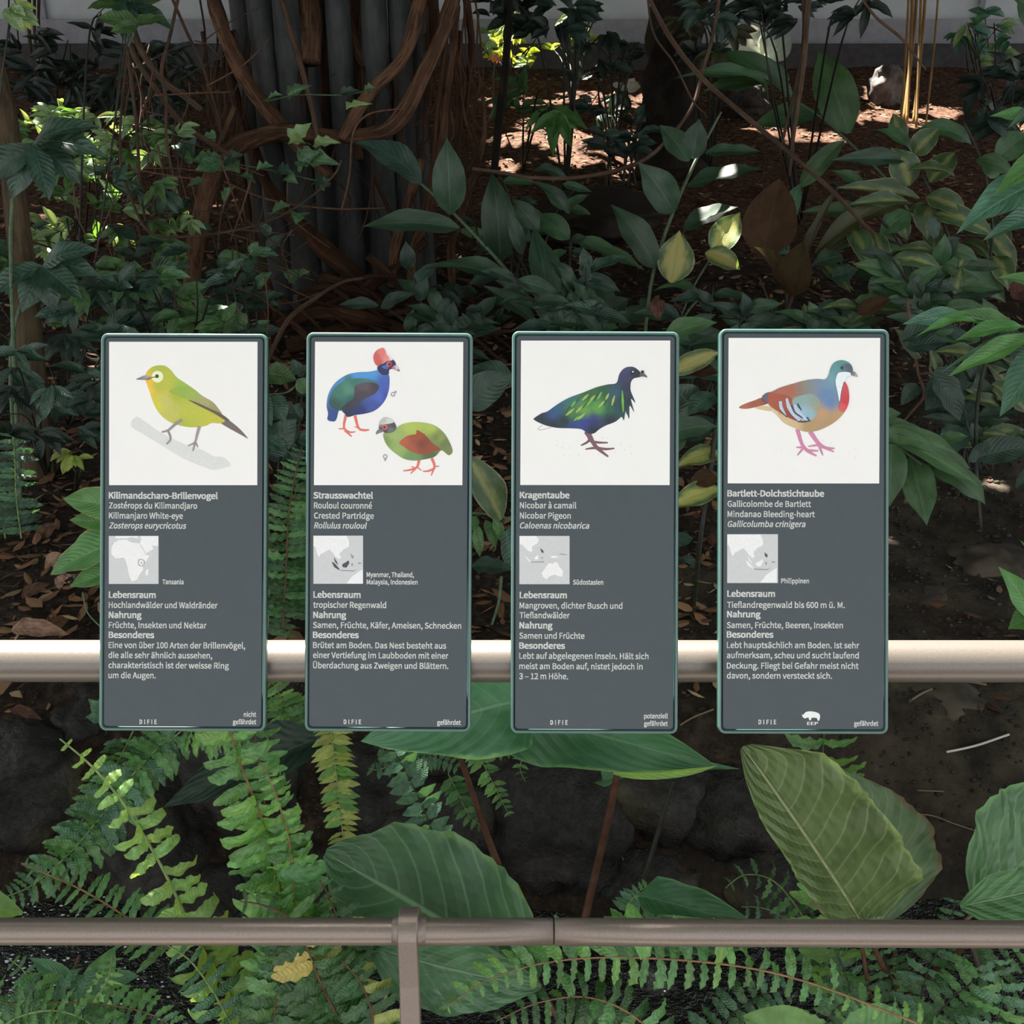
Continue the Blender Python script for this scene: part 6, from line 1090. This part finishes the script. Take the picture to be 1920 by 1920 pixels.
# fallen leaves big enough to tell apart
for (x0, y0, x1, y1, w_, mt, lb) in [(22, 1180, 130, 1190, 34, MDRY, 'long tan dry leaf on the soil just above the handrail at left'), (40, 1120, 95, 1095, 26, MDRY2, 'brown curled dry leaf left of the green broad leaves'), (95, 890, 50, 900, 22, MDRY, 'tan dry leaf on the litter at the left edge'), (120, 1040, 85, 1075, 40, MDRY, 'pale withered leaf end behind the green broad leaves'), (70, 1010, 110, 980, 30, MDRY2, 'reddish brown dry leaf left of the first sign'), (105, 1100, 125, 1080, 26, MDRY, 'small pale dry leaf under the broad green leaf'),
  (20, 1330, 80, 1350, 20, MDRY2, 'reddish dry leaf below the handrail at the far left'), (0, 1390, 22, 1440, 20, MDRY, 'tan dry leaf at the left edge on the boulder'), (1230, 560, 1235, 600, 30, MDRY2, 'dull dry leaf above the third sign'), (1590, 210, 1625, 218, 18, MDRY, 'yellowish dry leaf on the sunlit soil at right'), (1900, 560, 1950, 520, 50, MDRY2, 'brown folded dead leaf at the right behind the bright branch'), (1610, 590, 1670, 560, 36, MBR, 'wide dark dead leaf hanging above the fourth sign')]:
    D = gD((x0 + x1) / 2, (y0 + y1) / 2) - .03
    if y0 in (560, 590): D = 4.2
    o = leaf(None, 'ovate', P(x0, y0, D), P(x1, y1, D - .01), w_ * D / F, mt, None, rnd, 'dead_leaf'); tag(o, lb, 'leaf')
# twigs
for (pts, w_, lb) in [([(1705, 1315), (1740, 1295), (1800, 1278), (1850, 1284)], 5, 'thin dry twig on the earth under the handrail at right'), ([(1680, 1530), (1740, 1528), (1790, 1545), (1836, 1560)], 3, 'thin pale arched root on the dark soil right of the quilted leaf'), ([(1775, 1410), (1830, 1398), (1892, 1377)], 5, 'white broken stick lying on the dark slope at right'), ([(1106, 1480), (1130, 1520), (1150, 1570), (1170, 1615)], 3, 'thin dangling root over the mossy boulder'), ([(1720, 1482), (1770, 1484)], 3, 'short pale twig on the dark slope below the fourth sign'), ([(1275, 1360), (1300, 1345), (1338, 1330)], 4, 'pale twig on soil seen under the third gap')]:
    q = [(a, b, gD(a, b) - .015) for a, b in pts]
    o = stem(None, q, w_, plain('twig_' + str(len(lb)) + str(w_), (206, 200, 190) if 'white' in lb else (120, 102, 82), .8), 'twig', 5, 5); tag(o, lb, 'twig')
M['brick'] = plain('brick_red', (170, 70, 56), .8, grain=.2)
D = gD(1088, 612); mb = MB(); c_ = P(1088, 590, D); box(mb, (c_.x - .13, c_.y - .06, c_.z - .06), (c_.x + .10, c_.y + .06, c_.z + .05))
o = mb.build('brick', M['brick'], smooth=False, origin=c_); o.rotation_euler = (0, 0, .3); tag(o, 'dull red brick on the soil just above the third sign', 'brick')
mb = MB(); rnd = random.Random(12)  # white specks standing in for glints of light on the stream
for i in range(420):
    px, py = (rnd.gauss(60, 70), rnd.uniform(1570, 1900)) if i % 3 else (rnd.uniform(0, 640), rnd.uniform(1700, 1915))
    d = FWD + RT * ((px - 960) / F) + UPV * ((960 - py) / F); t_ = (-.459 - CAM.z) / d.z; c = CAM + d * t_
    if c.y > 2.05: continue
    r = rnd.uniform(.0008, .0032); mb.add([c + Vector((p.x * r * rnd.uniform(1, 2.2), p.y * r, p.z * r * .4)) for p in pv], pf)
M['foam'] = plain('foam_white', (226, 232, 240), .25, spec=.8)  # white of the painted water glints, not foam
tag(mb.build('water_glints', M['foam'], origin=(0, 1.6, -.46)), 'tiny white specks painted as glints on the dark stream at lower left', 'foam', kind='stuff')  # category foam here means the painted glints
e = empty('sun_whitened_plant', G(1180, 240), 'small plant with two white lit leaves left of the broad dark trunk', 'plant'); stem(e, [(1180, 240, gD(1180, 240)), (1178, 190, 8.9), (1175, 165, 8.8)], 3, STD)
leaves(e, 8.8, [(1175, 168, 1145, 158, 16), (1175, 166, 1202, 162, 24), (1178, 166, 1190, 146, 18)], 'ovate', MWH, rnd)
